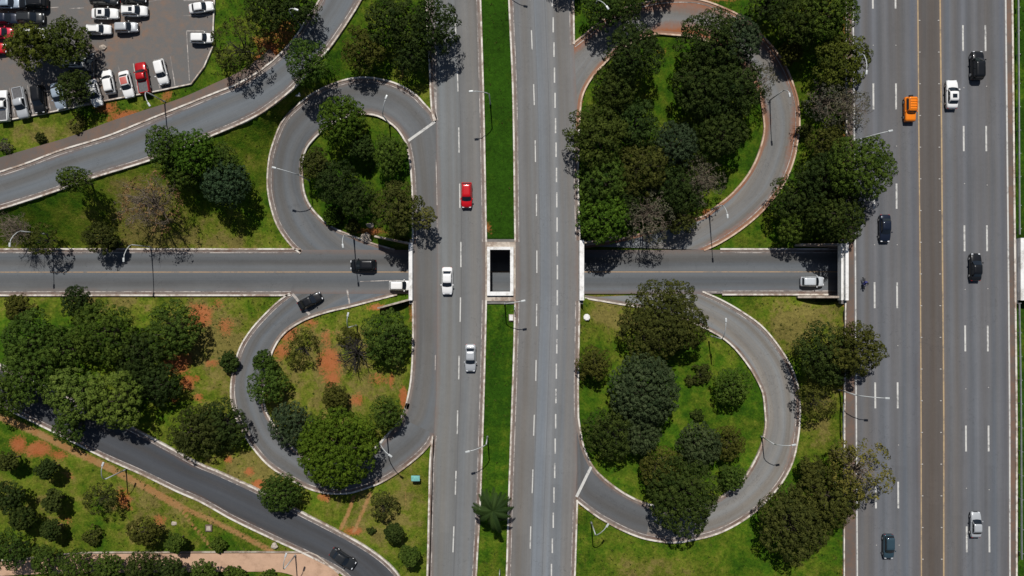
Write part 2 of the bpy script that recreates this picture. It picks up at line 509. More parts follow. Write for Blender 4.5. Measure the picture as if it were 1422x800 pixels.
M['gutter_red'] = worn_paint('red_earth_gutter', (0.27, 0.14, 0.085), (0.30, 0.12, 0.06), 0.5, 0.7)
M['kerb_red'] = worn_paint('earth_stained_kerb', (0.66, 0.50, 0.38), (0.38, 0.20, 0.12), 0.6, 0.9)
def edging(poly, zf, side, line=True, gutter=0.42, kw=0.27, red=False):
    """a kerb on the map polyline; the road lies on its left (side=+1) or right (side=-1)"""
    s = side
    ribbon(poly, zf, -kw * s, 0.0, 0.13, depth=0.55, name='kerb', mat=M['kerb_red' if red else 'kerb'])
    ribbon(poly, zf, 0.0, (gutter - 0.02) * s, 0.012, name='gutter', mat=M['gutter_red' if red else 'gutter'])
    if line:
        ribbon(poly, zf, gutter * s, (gutter + 0.13) * s, 0.017, name='edge_line', mat=M['worn_line'])

# --- the two carriageways of the avenue (they bow slightly)
A_L = [(575, -900), (590, -300), (598, 0), (603, 100), (605.5, 168), (607, 300), (607, 412), (606.5, 500), (605, 560), (602.5, 603), (599.5, 700), (596, 800), (588, 1000), (560, 1700)]
A_R = [(625, -900), (655, -300), (666, 0), (670, 130), (672.5, 250), (673.5, 335), (673.5, 418), (672.5, 480), (670, 570), (665.5, 700), (660, 800), (650, 1000), (615, 1700)]
B_L = [(665, -900), (697, -300), (708, 0), (713.5, 130), (715.5, 250), (717, 335), (717, 418), (715, 480), (712, 570), (707.5, 700), (704.5, 800), (695, 1000), (660, 1700)]
B_R = [(762, -900), (789, -300), (796, 0), (797, 62), (801.5, 150), (802, 240), (803, 335), (803, 418), (802.5, 540), (801.5, 600), (800, 694), (797, 800), (790, 1000), (755, 1700)]
sheet('avenue_road', A_L, A_R, flat0, M['asphalt_west'], 0.0, nx=10, step=20)
sheet('avenue_road', B_L, B_R, flat0, M['asphalt_east'], 0.0, nx=10, step=20)
AUX_L = [(566, 196), (571, 230), (573.5, 262), (574.5, 300), (574.5, 417), (574.5, 480), (571.5, 530), (564, 568), (556, 580)]
AUX_R = [(608, 168), (609, 230), (609, 300), (609, 360), (609, 417), (608.5, 480), (608, 540), (606, 590), (603.5, 603)]
sheet('merge_lane_road', AUX_L, AUX_R, flat0, M['asphalt_merge'], -0.004, nx=6, step=8)
# --- highway
H1_L = [(1175, -900), (1182, 0), (1184, 190), (1185.5, 390), (1186.5, 570), (1188, 800), (1192, 1700)]
H1_R = [(1266, -900), (1274, 0), (1275.5, 190), (1277.5, 390), (1278.5, 570), (1279, 800), (1282, 1700)]
H2_L = [(1300, -900), (1306, 0), (1308, 190), (1309.5, 390), (1311, 570), (1311, 800), (1313, 1700)]
H2_R = [(1388, -900), (1397, 0), (1399, 190), (1401, 390), (1402.5, 570), (1403, 800), (1406, 1700)]
sheet('highway_road', H1_L, H1_R, flat0, M['asphalt_highway'], 0.0, nx=6, step=20)
sheet('highway_road', H2_L, H2_R, flat0, M['asphalt_highway'], 0.0, nx=6, step=20)
sheet('paved_median', H1_R, H2_L, flat0, M['asphalt_median'], 0.0, nx=4, step=20)
sheet('verge_pavement', [(1168, -900), (1175.5, 0), (1176.5, 340), (1176, 418), (1173.5, 600), (1173, 800), (1176, 1700)], H1_L, flat0, M['sidewalk'], 0.0, nx=2, step=20)
sheet('verge_pavement', H2_R, [(1396, -900), (1404, 0), (1408, 390), (1410, 600), (1410, 800), (1413, 1700)], flat0, M['sidewalk'], 0.0, nx=2, step=20)
# --- the sunken cross road
sheet('cross_road', [(-900, 347), (1800, 347)], [(-900, 408), (1800, 408)], lowz, M['asphalt_cross'], 0.0, nx=8, step=20, pr=3)
# --- loop ramps
NW_OUT = [(604, 168), (599, 157), (590, 147), (577, 133), (560, 122), (540, 114), (512, 109), (490, 110), (470, 115), (450, 123), (430, 134), (415, 146), (400, 160), (390, 175), (382, 195), (376, 215), (373, 240), (373, 262), (377, 285), (385, 310), (397, 330), (410, 345), (418, 351)]
NW_IN = [(566, 200), (560, 189), (552, 178), (540, 168), (525, 160), (505, 157), (485, 160), (465, 168), (450, 178), (437, 190), (425, 205), (419, 225), (419, 245), (421, 265), (427, 282), (438, 297), (452, 310), (468, 320), (485, 327), (505, 335), (530, 343), (548, 348)]
SW_OUT = [(604, 600), (600, 608), (596, 616), (580, 633), (550, 656), (530, 668), (516, 674), (481, 684), (441, 681), (404, 665), (375, 646), (357, 627), (340, 602), (327, 575), (322, 550), (323, 527), (328, 503), (336, 480), (351, 457), (370, 436), (388, 419), (403, 408)]
SW_IN = [(566, 560), (563, 570), (558, 580), (549, 593), (536, 607), (524, 620), (505, 635), (480, 644), (450, 645), (420, 633), (395, 612), (379, 590), (369, 573), (365, 555), (366, 530), (371, 508), (380, 482), (393, 463), (410, 450), (430, 440), (455, 432), (485, 425), (520, 416), (551, 408)]
NE_OUT = [(796, 62), (810, 51), (827, 37), (842, 26), (865, 13), (894, 5), (915, 1), (945, -1), (972, 1), (1002, 11), (1035, 28), (1057, 50), (1077, 72), (1092, 97), (1101, 120), (1107, 142), (1109, 175), (1106, 198), (1101, 222), (1089, 252), (1070, 279), (1050, 300), (1025, 320), (1000, 336), (977, 347)]
NE_IN = [(803, 180), (806, 140), (812, 122), (824, 103), (837, 89), (850, 76), (870, 62), (890, 52), (912, 46), (930, 47), (962, 50), (982, 56), (1005, 66), (1028, 84), (1045, 108), (1056, 133), (1061, 160), (1062, 185), (1052, 220), (1037, 247), (1015, 272), (992, 290), (980, 300), (940, 312), (900, 323), (865, 332), (812, 342)]
SE_OUT = [(800, 600), (800, 640), (801, 694), (827, 714), (840, 722), (869, 737), (897, 747), (935, 752), (964, 748), (995, 740), (1024, 726), (1053, 705), (1082, 673), (1099, 642), (1107, 607), (1109.5, 580), (1109, 555), (1105, 530), (1095, 505), (1077, 477), (1055, 452), (1025, 431), (1000, 417), (975, 406)]
SE_IN = [(802, 580), (805, 600), (810, 622), (822, 648), (840, 667), (866, 686), (895, 700), (918, 705), (945, 708), (970, 705), (1004, 690), (1021, 676), (1038, 659), (1056, 625), (1064, 593), (1063, 568), (1060, 545), (1051, 525), (1040, 507), (1020, 482), (1002, 467), (982, 456), (940, 438), (900, 428), (860, 421), (812, 413)]
sheet('ramp_road', NW_OUT, NW_IN, ramp_nw, M['asphalt_ramp'], -0.012, nx=8, step=5)
sheet('ramp_road', SW_OUT, SW_IN, ramp_sw, M['asphalt_ramp'], -0.012, nx=8, step=5)
sheet('ramp_road', NE_OUT, NE_IN, ramp_ne, M['asphalt_ramp_red'], -0.012, nx=8, step=5)
sheet('ramp_road', SE_OUT, SE_IN, ramp_se, M['asphalt_ramp_pale'], -0.012, nx=8, step=5)
M['asphalt_fresh'] = asphalt('asphalt_newer_patch', (0.100, 0.104, 0.110), (2.4, 4.6), 0.07, 0.4, 0.9)
SE_PO = [(800.5, 606), (801, 650), (802, 694), (827, 714), (840, 722), (869, 737), (897, 746.5)]
SE_PI = [(803, 588), (805.5, 600), (810.5, 622), (822, 648), (840, 667), (866, 686), (895, 700), (906, 703)]
sheet('ramp_road_patch', SE_PO, SE_PI, ramp_se, M['asphalt_fresh'], 0.006, nx=8, step=5, hold=False)
# --- side roads
S1_U = [(-500, 330), (-150, 285), (0, 240), (37, 228), (82, 211), (150, 190), (200, 170), (250, 150), (300, 130), (330, 118), (362, 99), (392, 74), (415, 47), (430, 22), (445, 0), (475, -60), (560, -300)]
S1_D = [(-500, 385), (-150, 330), (0, 289), (75, 265), (125, 247), (215, 219), (297, 186), (355, 160), (392, 134), (415, 113), (455, 68), (475, 40), (490, 17), (500, 0), (530, -60), (620, -300)]
S2_U = [(-500, 260), (-200, 410), (0, 508), (100, 556), (181, 594), (239, 625), (276, 645), (300, 655), (363, 684), (421, 714), (481, 745), (516, 766), (539, 784), (554, 802), (580, 860), (600, 1000)]
S2_D = [(-500, 310), (-200, 463), (0, 562), (35, 579), (72, 597), (115, 619), (147, 635), (201, 659), (244, 680), (280, 696), (323, 720), (381, 748), (424, 768), (467, 790), (486, 806), (520, 870), (540, 1000)]
sheet('side_road', S1_U, S1_D, flat0, M['asphalt_side'], -0.006, nx=8, step=8)
sheet('side_road', S2_U, S2_D, flat0, M['asphalt_dark'], -0.006, nx=8, step=8)
S1_W = [(-500, 305), (-150, 265), (0, 219), (50, 204), (97, 190), (150, 170), (195, 155), (250, 137), (300, 115), (330, 101), (357, 83), (375, 68)]
S1_W2 = [(-500, 328), (-150, 283), (0, 238.5), (37, 226), (82, 209.5), (150, 188.5), (200, 168.5), (250, 148.5), (300, 128.5), (330, 116.5), (360, 98), (384, 78)]
sheet('sidewalk', S1_W, S1_W2, flat0, M['sidewalk'], 0.09, nx=3, step=8)
sheet('path', [(-200, 790), (0, 780), (60, 775), (110, 770), (200, 769), (430, 769), (440, 773), (470, 798), (478, 830)], [(-200, 815), (0, 800), (60, 797), (120, 796), (200, 795), (380, 794), (400, 797), (412, 803), (420, 830)], flat0, M['path'], 0.0, nx=3, step=8)
ribbon([(-200, 789), (0, 779), (60, 774), (110, 769), (200, 768), (430, 768), (440, 772), (470, 797)], flat0, 0.0, 0.18, 0.06, depth=0.4, name='path_edging', mat=M['concrete'])

# --- parking lot
def parking_mat():
    m, n, l, b = new_mat('dusty_parking_asphalt')
    geo = n.new('ShaderNodeNewGeometry'); pos = geo.outputs['Position']
    big = noise(n, l, pos, 0.10, 5, 0.6); mid = noise(n, l, pos, 0.8, 6, 0.7); fine = noise(n, l, pos, 8.0, 3, 0.8)
    f = mth(n, l, 'MULTIPLY_ADD', mid, 0.35, mth(n, l, 'MULTIPLY', big, 0.75))
    c = ramp(n, l, f, [(0.52, (0.125, 0.120, 0.116)), (0.61, (0.155, 0.125, 0.107)), (0.72, (0.21, 0.125, 0.082))])
    c = mixc(n, l, 1.0, c, ramp(n, l, fine, [(0.2, 0.75), (0.8, 1.25)]), 'MULTIPLY')
    l.new(c, b.inputs['Base Color']); b.inputs['Roughness'].default_value = 0.9
    bump(n, l, b, fine, 0.3, 0.02)
    return m
LOT = [(297, -400), (297, 0), (295.5, 35), (295, 64), (283, 92), (265, 116), (243, 120.5), (217, 126), (147, 139), (75, 154), (17, 165), (-60, 178), (-400, 240), (-400, -400)]
lot_me = mesh_from('parking_lot', [P(x, y, 0.0) for x, y in LOT], [tuple(range(len(LOT)))])
bm = bmesh.new(); bm.from_mesh(lot_me)
if bm.faces[:][0].normal.z < 0:
    bmesh.ops.reverse_faces(bm, faces=bm.faces)
bm.to_mesh(lot_me); bm.free()
structure(link('parking_lot_pavement', lot_me, parking_mat()))
ribbon(LOT[:12], flat0, 0, 0.2, 0.12, depth=0.4, name='kerb', mat=M['kerb'], raw=True)
def inside(x, y, poly):
    r = False; n = len(poly); j = n - 1
    for i in range(n):
        xi, yi = poly[i]; xj, yj = poly[j]
        if (yi > y) != (yj > y) and x < (xj - xi) * (y - yi) / (yj - yi) + xi:
            r = not r
        j = i
    return r
for px in range(-300, 300, 3):
    for py in range(-300, 220, 3):
        if inside(px, py, LOT):
            x, y, z = P(px, py, 0); CONS.append((x, y, -0.25, 1))

# --- kerbs
edging([(575 - 8, -900), (583, -300), (593, 0), (598, 100), (600.5, 150), (604, 168)], flat0, 1)
edging(A_R[:5] + [(674, 336)], flat0, -1)
edging([(674, 417)] + A_R[7:], flat0, -1)
edging(B_L[:4] + [(716.5, 336)], flat0, 1)
edging([(716.5, 417)] + B_L[7:], flat0, 1)
edging([(762, -900), (788, -300), (795, 0), (796, 62)], flat0, -1)
edging([(804, 334), (802.5, 290), (801.5, 240), (803, 180)], flat0, 1)
edging([(803.5, 418), (802.5, 480), (801.5, 540), (802, 580)], flat0, -1)
edging([(800.5, 694), (797, 800), (790, 1000), (755, 1700)], flat0, -1)
edging([(602, 605), (598.5, 640), (597, 700), (594.5, 800), (587, 1000), (560, 1700)], flat0, 1)
edging([(574.5, 337), (574.5, 300), (573.5, 262), (571, 228), (566, 200)], flat0, -1)
edging([(574.5, 418), (574.5, 480), (571.5, 530), (564, 568)], flat0, 1, line=False)
edging(NW_OUT, ramp_nw, 1)
edging(NW_IN, ramp_nw, -1, line=False)
edging(SW_OUT[1:], ramp_sw, -1)
edging(SW_IN, ramp_sw, 1, line=False)
edging(NE_OUT, ramp_ne, -1, red=True)
edging(NE_IN, ramp_ne, 1, line=False, red=True)
edging(SE_OUT[2:], ramp_se, 1)
edging(SE_IN, ramp_se, -1, line=False)
edging([(-900, 347), (418, 347)], lowz, -1)
edging([(-900, 409), (404, 409)], lowz, 1)
edging([(1000, 347), (1185, 347)], lowz, -1)
edging([(1003, 408), (1185, 408)], lowz, 1)
edging([(1400, 347), (1800, 347)], lowz, -1)
edging([(1400, 408), (1800, 408)], lowz, 1)
edging(S1_U, flat0, -1)
edging(S1_D, flat0, 1)
edging(S2_U, flat0, -1)
edging(S2_D, flat0, 1)
ribbon([(1175.5, -900), (1176, 0), (1176.5, 335)], flat0, 0, -0.2, 0.1, depth=0.4, name='kerb', mat=M['kerb'])
ribbon([(1175, 420), (1173.5, 600), (1173, 800), (1176, 1700)], flat0, 0, -0.2, 0.1, depth=0.4, name='kerb', mat=M['kerb'])
ribbon([(1396, -900), (1404, 0), (1408, 390), (1410, 600), (1410, 800), (1413, 1700)], flat0, 0, 0.3, 0.12, depth=0.4, name='kerb', mat=M['kerb'])

# --- painted lines
def dashes(pts, w, mat, zf=flat0, dz=0.012, name='lane_marking'):
    b = MB()
    for (xa, ya, xb, yb) in pts:
        ribbon([(xa, ya), (xb, yb)], zf, -w / 2, w / 2, dz, bld=b, raw=True)
    me = mesh_from(name, b.v, b.f)
    bm = bmesh.new(); bm.from_mesh(me)
    for f in bm.faces:
        if f.normal.z < 0: f.normal_flip()
    bm.to_mesh(me); bm.free()
    return structure(link(name, me, mat))
def vd(lst):   # x at top, y0, y1, x at bottom
    return [(a, y0, b, y1) for a, y0, y1, b in lst]
dashes(vd([(629, -60, -28, 630), (632, 18, 48, 633), (635, 95, 127, 636), (637, 177, 212, 637.5), (638.3, 255, 289, 638.7), (640, 336, 371, 640), (639.5, 413, 447, 639), (637.5, 494, 527, 637), (635.5, 570, 603, 635), (633.3, 654, 687, 632.3), (630.3, 731, 767, 629), (627, 810, 845, 625)]), 0.20, M['white_line'])
dashes(vd([(735, -30, 0, 736), (738, 42, 69, 739), (741, 117, 146, 742), (743.2, 195, 225, 743.6), (745, 270, 300, 745), (745.5, 348, 379, 745.5), (745.3, 422, 453, 745), (744.5, 500, 529, 744), (742, 576, 605, 741), (740, 652, 685, 739), (737, 731, 762, 736.2), (735, 812, 842, 733)]), 0.18, M['white_line'])
short = [(765, -30, -10), (767, -8, 9), (768.2, 24, 45), (769.3, 59, 79), (770, 94, 115), (770.8, 129, 150), (771.5, 164, 185), (772.2, 198, 218), (772.8, 233, 253), (773.2, 267, 288), (773.6, 302, 322), (773.9, 336, 356), (774, 368, 388), (773.9, 403, 424), (773.6, 437, 458), (773.2, 471, 491), (772.6, 505, 526), (772, 540, 560), (771.6, 575, 595), (771, 609, 630), (770.3, 643, 664), (769.3, 677, 698), (768.3, 712, 733), (767, 748, 768), (765.8, 783, 803), (764, 818, 838)]
dashes([(x, a, x, b) for x, a, b in short], 0.22, M['white_line'])
dashes(vd([(605.5, 222, 285, 607), (607, 305, 330, 607.2), (604.6, 493, 514, 604.3)]), 0.12, M['worn_line'])
ys = [(-24, 12), (116, 152), (255, 290), (392, 428), (531, 567), (669, 706), (808, 840)]
dashes([(1212 + a * 0.0062, a, 1212 + b * 0.0062, b) for a, b in ys], 0.28, M['white_line'])
dashes([(1243.5 + a * 0.0055, a, 1243.5 + b * 0.0055, b) for a, b in ys], 0.28, M['white_line'])
ys = [(-105, -70), (35, 71), (175, 210), (313, 349), (452, 488), (591, 627), (731, 767)]
dashes([(1336.8 + a * 0.0075, a, 1336.8 + b * 0.0075, b) for a, b in ys], 0.28, M['white_line'])
dashes([(1368 + a * 0.0078, a, 1368 + b * 0.0078, b) for a, b in ys], 0.28, M['white_line'])
def line(poly, w, mat, zf=flat0, dz=0.012):
    return ribbon(poly, zf, -w / 2, w / 2, dz, name='lane_marking', mat=mat)
line([(x + 2.5, y) for x, y in H1_L], 0.22, M['white_line'])
line([(x - 0.5, y) for x, y in H2_R], 0.26, M['white_line'])
line([(x + 0.5, y) for x, y in H1_R], 0.2, M['yellow_line'])
line([(x - 0.5, y) for x, y in H2_L], 0.24, M['yellow_line'])
line([(-900, 378.3), (1800, 377.3)], 0.16, M['orange_line'], lowz)
line([(567, 195.5), (604, 169)], 0.42, M['white_line'])
line([(406, 408), (430, 437)], 0.45, M['worn_line'], lowz, 0.02)
line([(482, 402), (485.5, 422)], 0.28, M['worn_line'], lowz, 0.02)
line([(821, 648), (800.5, 690)], 0.45, M['white_line'], flat0, 0.02)
line([(500, 391), (556, 389)], 0.12, M['worn_line'], lowz)
line([(604.5, 20), (605.5, 168)], 0.2, M['worn_line'])
line([(602.5, 606), (599.5, 700), (596.5, 800)], 0.18, M['worn_line'])
line([(977, 405), (1003, 406)], 0.15, M['worn_line'], lowz, 0.02)
dashes([(259, 43, 263, 112), (259, 43, 283, 43), (236.5, 78, 243, 119), (214, 82, 222, 123), (185, 88, 192, 129), (164, 91, 169.5, 112), (147, 128, 150, 138), (255, 22, 293, 21), (67, 11, 81, 10), (200, 4, 225, -1), (118, 118, 124, 142), (255, 1, 285, 0), (13, 122, 21, 163), (38, 118, 46, 158), (63, 114, 70, 152), (96, 12, 116, 11)], 0.13, M['worn_line'], dz=0.006)
# reflective studs beside the median
b = MB()
for i in range(-6, 26):
    y = 28.5 + 44 * i
    for x in (1276.5 + y * 0.0062, 1303 + y * 0.006):
        X, Y, _ = P(x, y); b.box(X - 0.13, X + 0.13, Y - 0.06, Y + 0.06, 0.0, 0.05)
for xx, lst in ((1212, (63, 203, 340, 480, 618, 757)), (1243.5, (63, 203, 340, 480, 618, 757)), (1337.5, (122, 255, 402, 540, 678)), (1369, (120, 257, 401, 538, 680))):
    for y in lst:
        X, Y, _ = P(xx + y * 0.0065, y); b.box(X - 0.07, X + 0.07, Y - 0.06, Y + 0.06, 0.0, 0.05)
structure(b.build('road_marking_studs', plain('stud_plastic', (0.5, 0.48, 0.45), 0.5)))

# ------------------------------------------------------------------ terrain
GX = np.arange(-100, 100.01, 0.5); GY = np.arange(-62, 62.01, 0.5)
nxg, nyg = len(GX), len(GY)
Z = np.full((nyg, nxg), np.nan); PR = np.zeros((nyg, nxg))
for x, y, z, pr in CONS:
    i = int(round((x - GX[0]) / 0.5)); j = int(round((y - GY[0]) / 0.5))
    if 0 <= i < nxg and 0 <= j < nyg:
        if pr > PR[j, i] or (pr == PR[j, i] and z < Z[j, i]):
            Z[j, i] = z; PR[j, i] = pr
DECKS = [P(572, 0)[0], P(805, 0)[0], P(1172, 0)[0], P(1414, 0)[0]]
jt = [j for j, y in enumerate(GY) if -1.6 < y < 7.2]
for j in jt:
    for i, x in enumerate(GX):
        Z[j, i] = -5.25; PR[j, i] = 3
# bridge ends: ground level with the decks beyond the abutments
for i, x in enumerate(GX):
    on_main = DECKS[0] - 0.2 < x < DECKS[1] + 0.2; on_hw = DECKS[2] - 0.2 < x < DECKS[3] + 0.2
    if on_main or on_hw:
        for j, y in enumerate(GY):
            if (7.6 < y < 9.5 or -4.0 < y < -2.1):
                Z[j, i] = -0.25; PR[j, i] = 3
# median lawn sits flush with its kerbs
for py in list(range(-130, 330, 4)) + list(range(420, 930, 4)):
    xa = np.interp(py, [p[1] for p in A_R], [p[0] for p in A_R]); xb = np.interp(py, [p[1] for p in B_L], [p[0] for p in B_L])
    for px in np.arange(xa + 4.5, xb - 4, 2):
        x, y, _ = P(px, py); i = int(round((x - GX[0]) / 0.5)); j = int(round((y - GY[0]) / 0.5))
        if 0 <= i < nxg and 0 <= j < nyg:
            if PR[j, i] < 3: Z[j, i] = 0.02; PR[j, i] = 2
fixed = ~np.isnan(Z)
Z0 = np.where(fixed, Z, -0.6)
for it in range(2500):
    Zp = np.pad(Z0, 1, mode='edge')
    avg = (Zp[:-2, 1:-1] + Zp[2:, 1:-1] + Zp[1:-1, :-2] + Zp[1:-1, 2:]) * 0.25
    Z0 = np.where(fixed, Z, Z0 + 1.0 * (avg - Z0))
ZT = Z0
def ground_z(x, y):
    fx = min(max((x - GX[0]) / 0.5, 0), nxg - 1.001); fy = min(max((y - GY[0]) / 0.5, 0), nyg - 1.001)
    i, j = int(fx), int(fy); a, b2 = fx - i, fy - j
    return float(ZT[j, i] * (1 - a) * (1 - b2) + ZT[j, i + 1] * a * (1 - b2) + ZT[j + 1, i] * (1 - a) * b2 + ZT[j + 1, i + 1] * a * b2)
def is_grass(x, y):
    i = int(round((x - GX[0]) / 0.5)); j = int(round((y - GY[0]) / 0.5))
    if not (0 <= i < nxg and 0 <= j < nyg): return False
    return PR[j, i] in (0, 2)
outx = np.array([104, 112, 125, 150, 200, 320, 600, 1200.]); outy = np.array([65, 72, 85, 110, 160, 280, 560, 1200.])
XS = np.r_[-outx[::-1], GX, outx]; YS = np.r_[-outy[::-1], GY, outy]
ZZ = np.pad(ZT, ((8, 8), (8, 8)), mode='edge')
xx, yy = np.meshgrid(XS, YS)
verts = np.stack([xx, yy, ZZ], -1).reshape(-1, 3)
ny_, nx_ = ZZ.shape
idx = np.arange(ny_ * nx_).reshape(ny_, nx_)
q = np.stack([idx[:-1, :-1], idx[:-1, 1:], idx[1:, 1:], idx[1:, :-1]], -1).reshape(-1, 4)
gme = bpy.data.meshes.new('ground')
gme.vertices.add(len(verts)); gme.vertices.foreach_set('co', verts.reshape(-1).astype(np.float32))
gme.loops.add(q.size); gme.loops.foreach_set('vertex_index', q.reshape(-1).astype(np.int32))
gme.polygons.add(len(q)); gme.polygons.foreach_set('loop_start', np.arange(0, q.size, 4, dtype=np.int32)); gme.polygons.foreach_set('loop_total', np.full(len(q), 4, dtype=np.int32))
gme.polygons.foreach_set('use_smooth', np.ones(len(q), dtype=bool))
gme.update(calc_edges=True)
# map position of every ground vertex, for bare soil, dry and lush zones
sc_ = K * (CAM_H - verts[:, 2]) / CAM_H
VPX = verts[:, 0] / sc_ + 711; VPY = 400 - verts[:, 1] / sc_
soil = np.zeros(len(verts))
SOIL = [(277, 438, 15, 13, 1), (246, 506, 15, 13, 1.1), (260, 530, 9, 10, 1), (274, 525, 6, 5, .9), (242, 556, 7, 5, .8), (276, 552, 8, 5, .8), (295, 505, 9, 6, .7), (300, 420, 12, 10, .5),
        (457, 503, 15, 18, .9), (461, 525, 12, 12, .8), (390, 488, 12, 10, .8), (400, 462, 12, 14, .8), (430, 447, 14, 9, .6), (497, 555, 10, 8, .75), (527, 527, 14, 10, .6), (312, 455, 14, 12, .6), (455, 470, 14, 12, .5), (560, 552, 5, 14, 1.0), (543, 527, 4, 10, .8),
        (26, 617, 10, 10, 1), (53, 624, 14, 9, 1.05), (80, 631, 12, 7, .8), (172, 692, 9, 12, .9), (180, 705, 5, 5, .7), (222, 722, 12, 8, .6), (316, 638, 6, 5, .9), (346, 655, 7, 6, .8), (359, 672, 8, 6, 1), (450, 690, 8, 6, .8), (490, 738, 12, 5, .9), (92, 722, 12, 6, .5), (95, 660, 10, 8, .4),
        (178, 163, 24, 8, 1.15), (150, 150, 14, 8, .9), (375, 72, 14, 14, 1.1), (362, 84, 9, 9, 1), (360, 58, 10, 10, .6), (390, 50, 26, 24, .6), (158, 148, 8, 14, .6), (232, 133, 7, 10, .7),
        (525, 427, 14, 4, .8), (515, 322, 16, 5, .8), (970, -8, 60, 8, 1.1), (885, 60, 5, 6, .6), (920, 70, 8, 6, .5), (955, 306, 18, 6, .9), (985, 296, 8, 5, .9), (935, 318, 25, 6, .8), (850, 415, 16, 3, .7), (808, 700, 8, 6, .6), (808, 142, 3, 12, .6), (678, 315, 4, 7, .8), (683, 322, 4, 4, .5), (570, 428, 2, 20, .8), (548, 612, 8, 6, .9),
        (40, 212, 60, 2, .5), (1172, 200, 3, 300, .6), (1171, 620, 3, 300, .5)]
for (cx, cy, rx, ry, s) in SOIL:
    d = ((VPX - cx) / rx)**2 + ((VPY - cy) / ry)**2
    soil = np.maximum(soil, min(1.15, s * 1.08) * np.exp(-0.52 * d))
def poly_dist(poly):
    d = np.full(len(verts), 1e9)
    for (x0, y0), (x1, y1) in zip(poly[:-1], poly[1:]):
        dx, dy = x1 - x0, y1 - y0
        t = np.clip(((VPX - x0) * dx + (VPY - y0) * dy) / (dx * dx + dy * dy), 0, 1)
        d = np.minimum(d, np.hypot(VPX - x0 - t * dx, VPY - y0 - t * dy))
    return d
track = np.zeros(len(verts))
for poly, w, s in (([(-60, 555), (17, 586), (58, 604), (95, 623), (144, 646), (201, 676), (247, 702)], 5.0, 1.0),
                   ([(247, 702), (288, 720), (323, 737), (378, 766)], 4.5, .8), ([(247, 702), (268, 730), (295, 762)], 2.6, .75),
                   ([(491, 690), (484, 712), (473, 735)], 3.0, .85), ([(515, 684), (503, 712), (492, 738)], 3.0, .8),
                   ([(565, 660), (563, 700), (558, 760)], 1.5, .4), ([(558, 92), (557, 112)], 2.5, .7)):
    track = np.maximum(track, s * np.exp(-(poly_dist(poly) / w)**2))
dry = np.full(len(verts), 0.35)
for (cx, cy, rx, ry, s) in [(450, 520, 110, 90, .75), (300, 470, 70, 70, .75), (150, 690, 220, 80, .45), (520, 700, 90, 80, .62), (330, 660, 80, 50, .6), (100, 420, 200, 20, .5), (260, 340, 160, 25, .55), (200, 290, 50, 60, .7), (870, 440, 70, 30, .65), (1120, 450, 70, 50, .6), (1130, 560, 30, 60, .6), (250, 170, 70, 12, .4), (50, 190, 90, 25, .4), (900, 790, 120, 30, .45), (345, 90, 50, 60, .3), (500, 150, 90, 30, .45)]:
    d = ((VPX - cx) / rx)**2 + ((VPY - cy) / ry)**2
    dry = np.maximum(dry, 0.35 + (s) * np.exp(-0.7 * d))
in_med = (VPX > 664) & (VPX < 718)
dry[in_med] = np.where(VPY[in_med] < 380, -0.15, 0.1 + 0.25 * np.clip((VPY[in_med] - 560) / 120, 0, 1))
dry[(VPX > 1410)] = 0.0
dry[(VPX > 640) & (VPX < 720) & (VPY > 335) & (VPY < 420)] = 0.3
for nm, arr in (('soil', soil), ('track', track), ('dry', dry)):
    a = gme.attributes.new(nm, 'FLOAT', 'POINT'); a.data.foreach_set('value', arr.astype(np.float32))

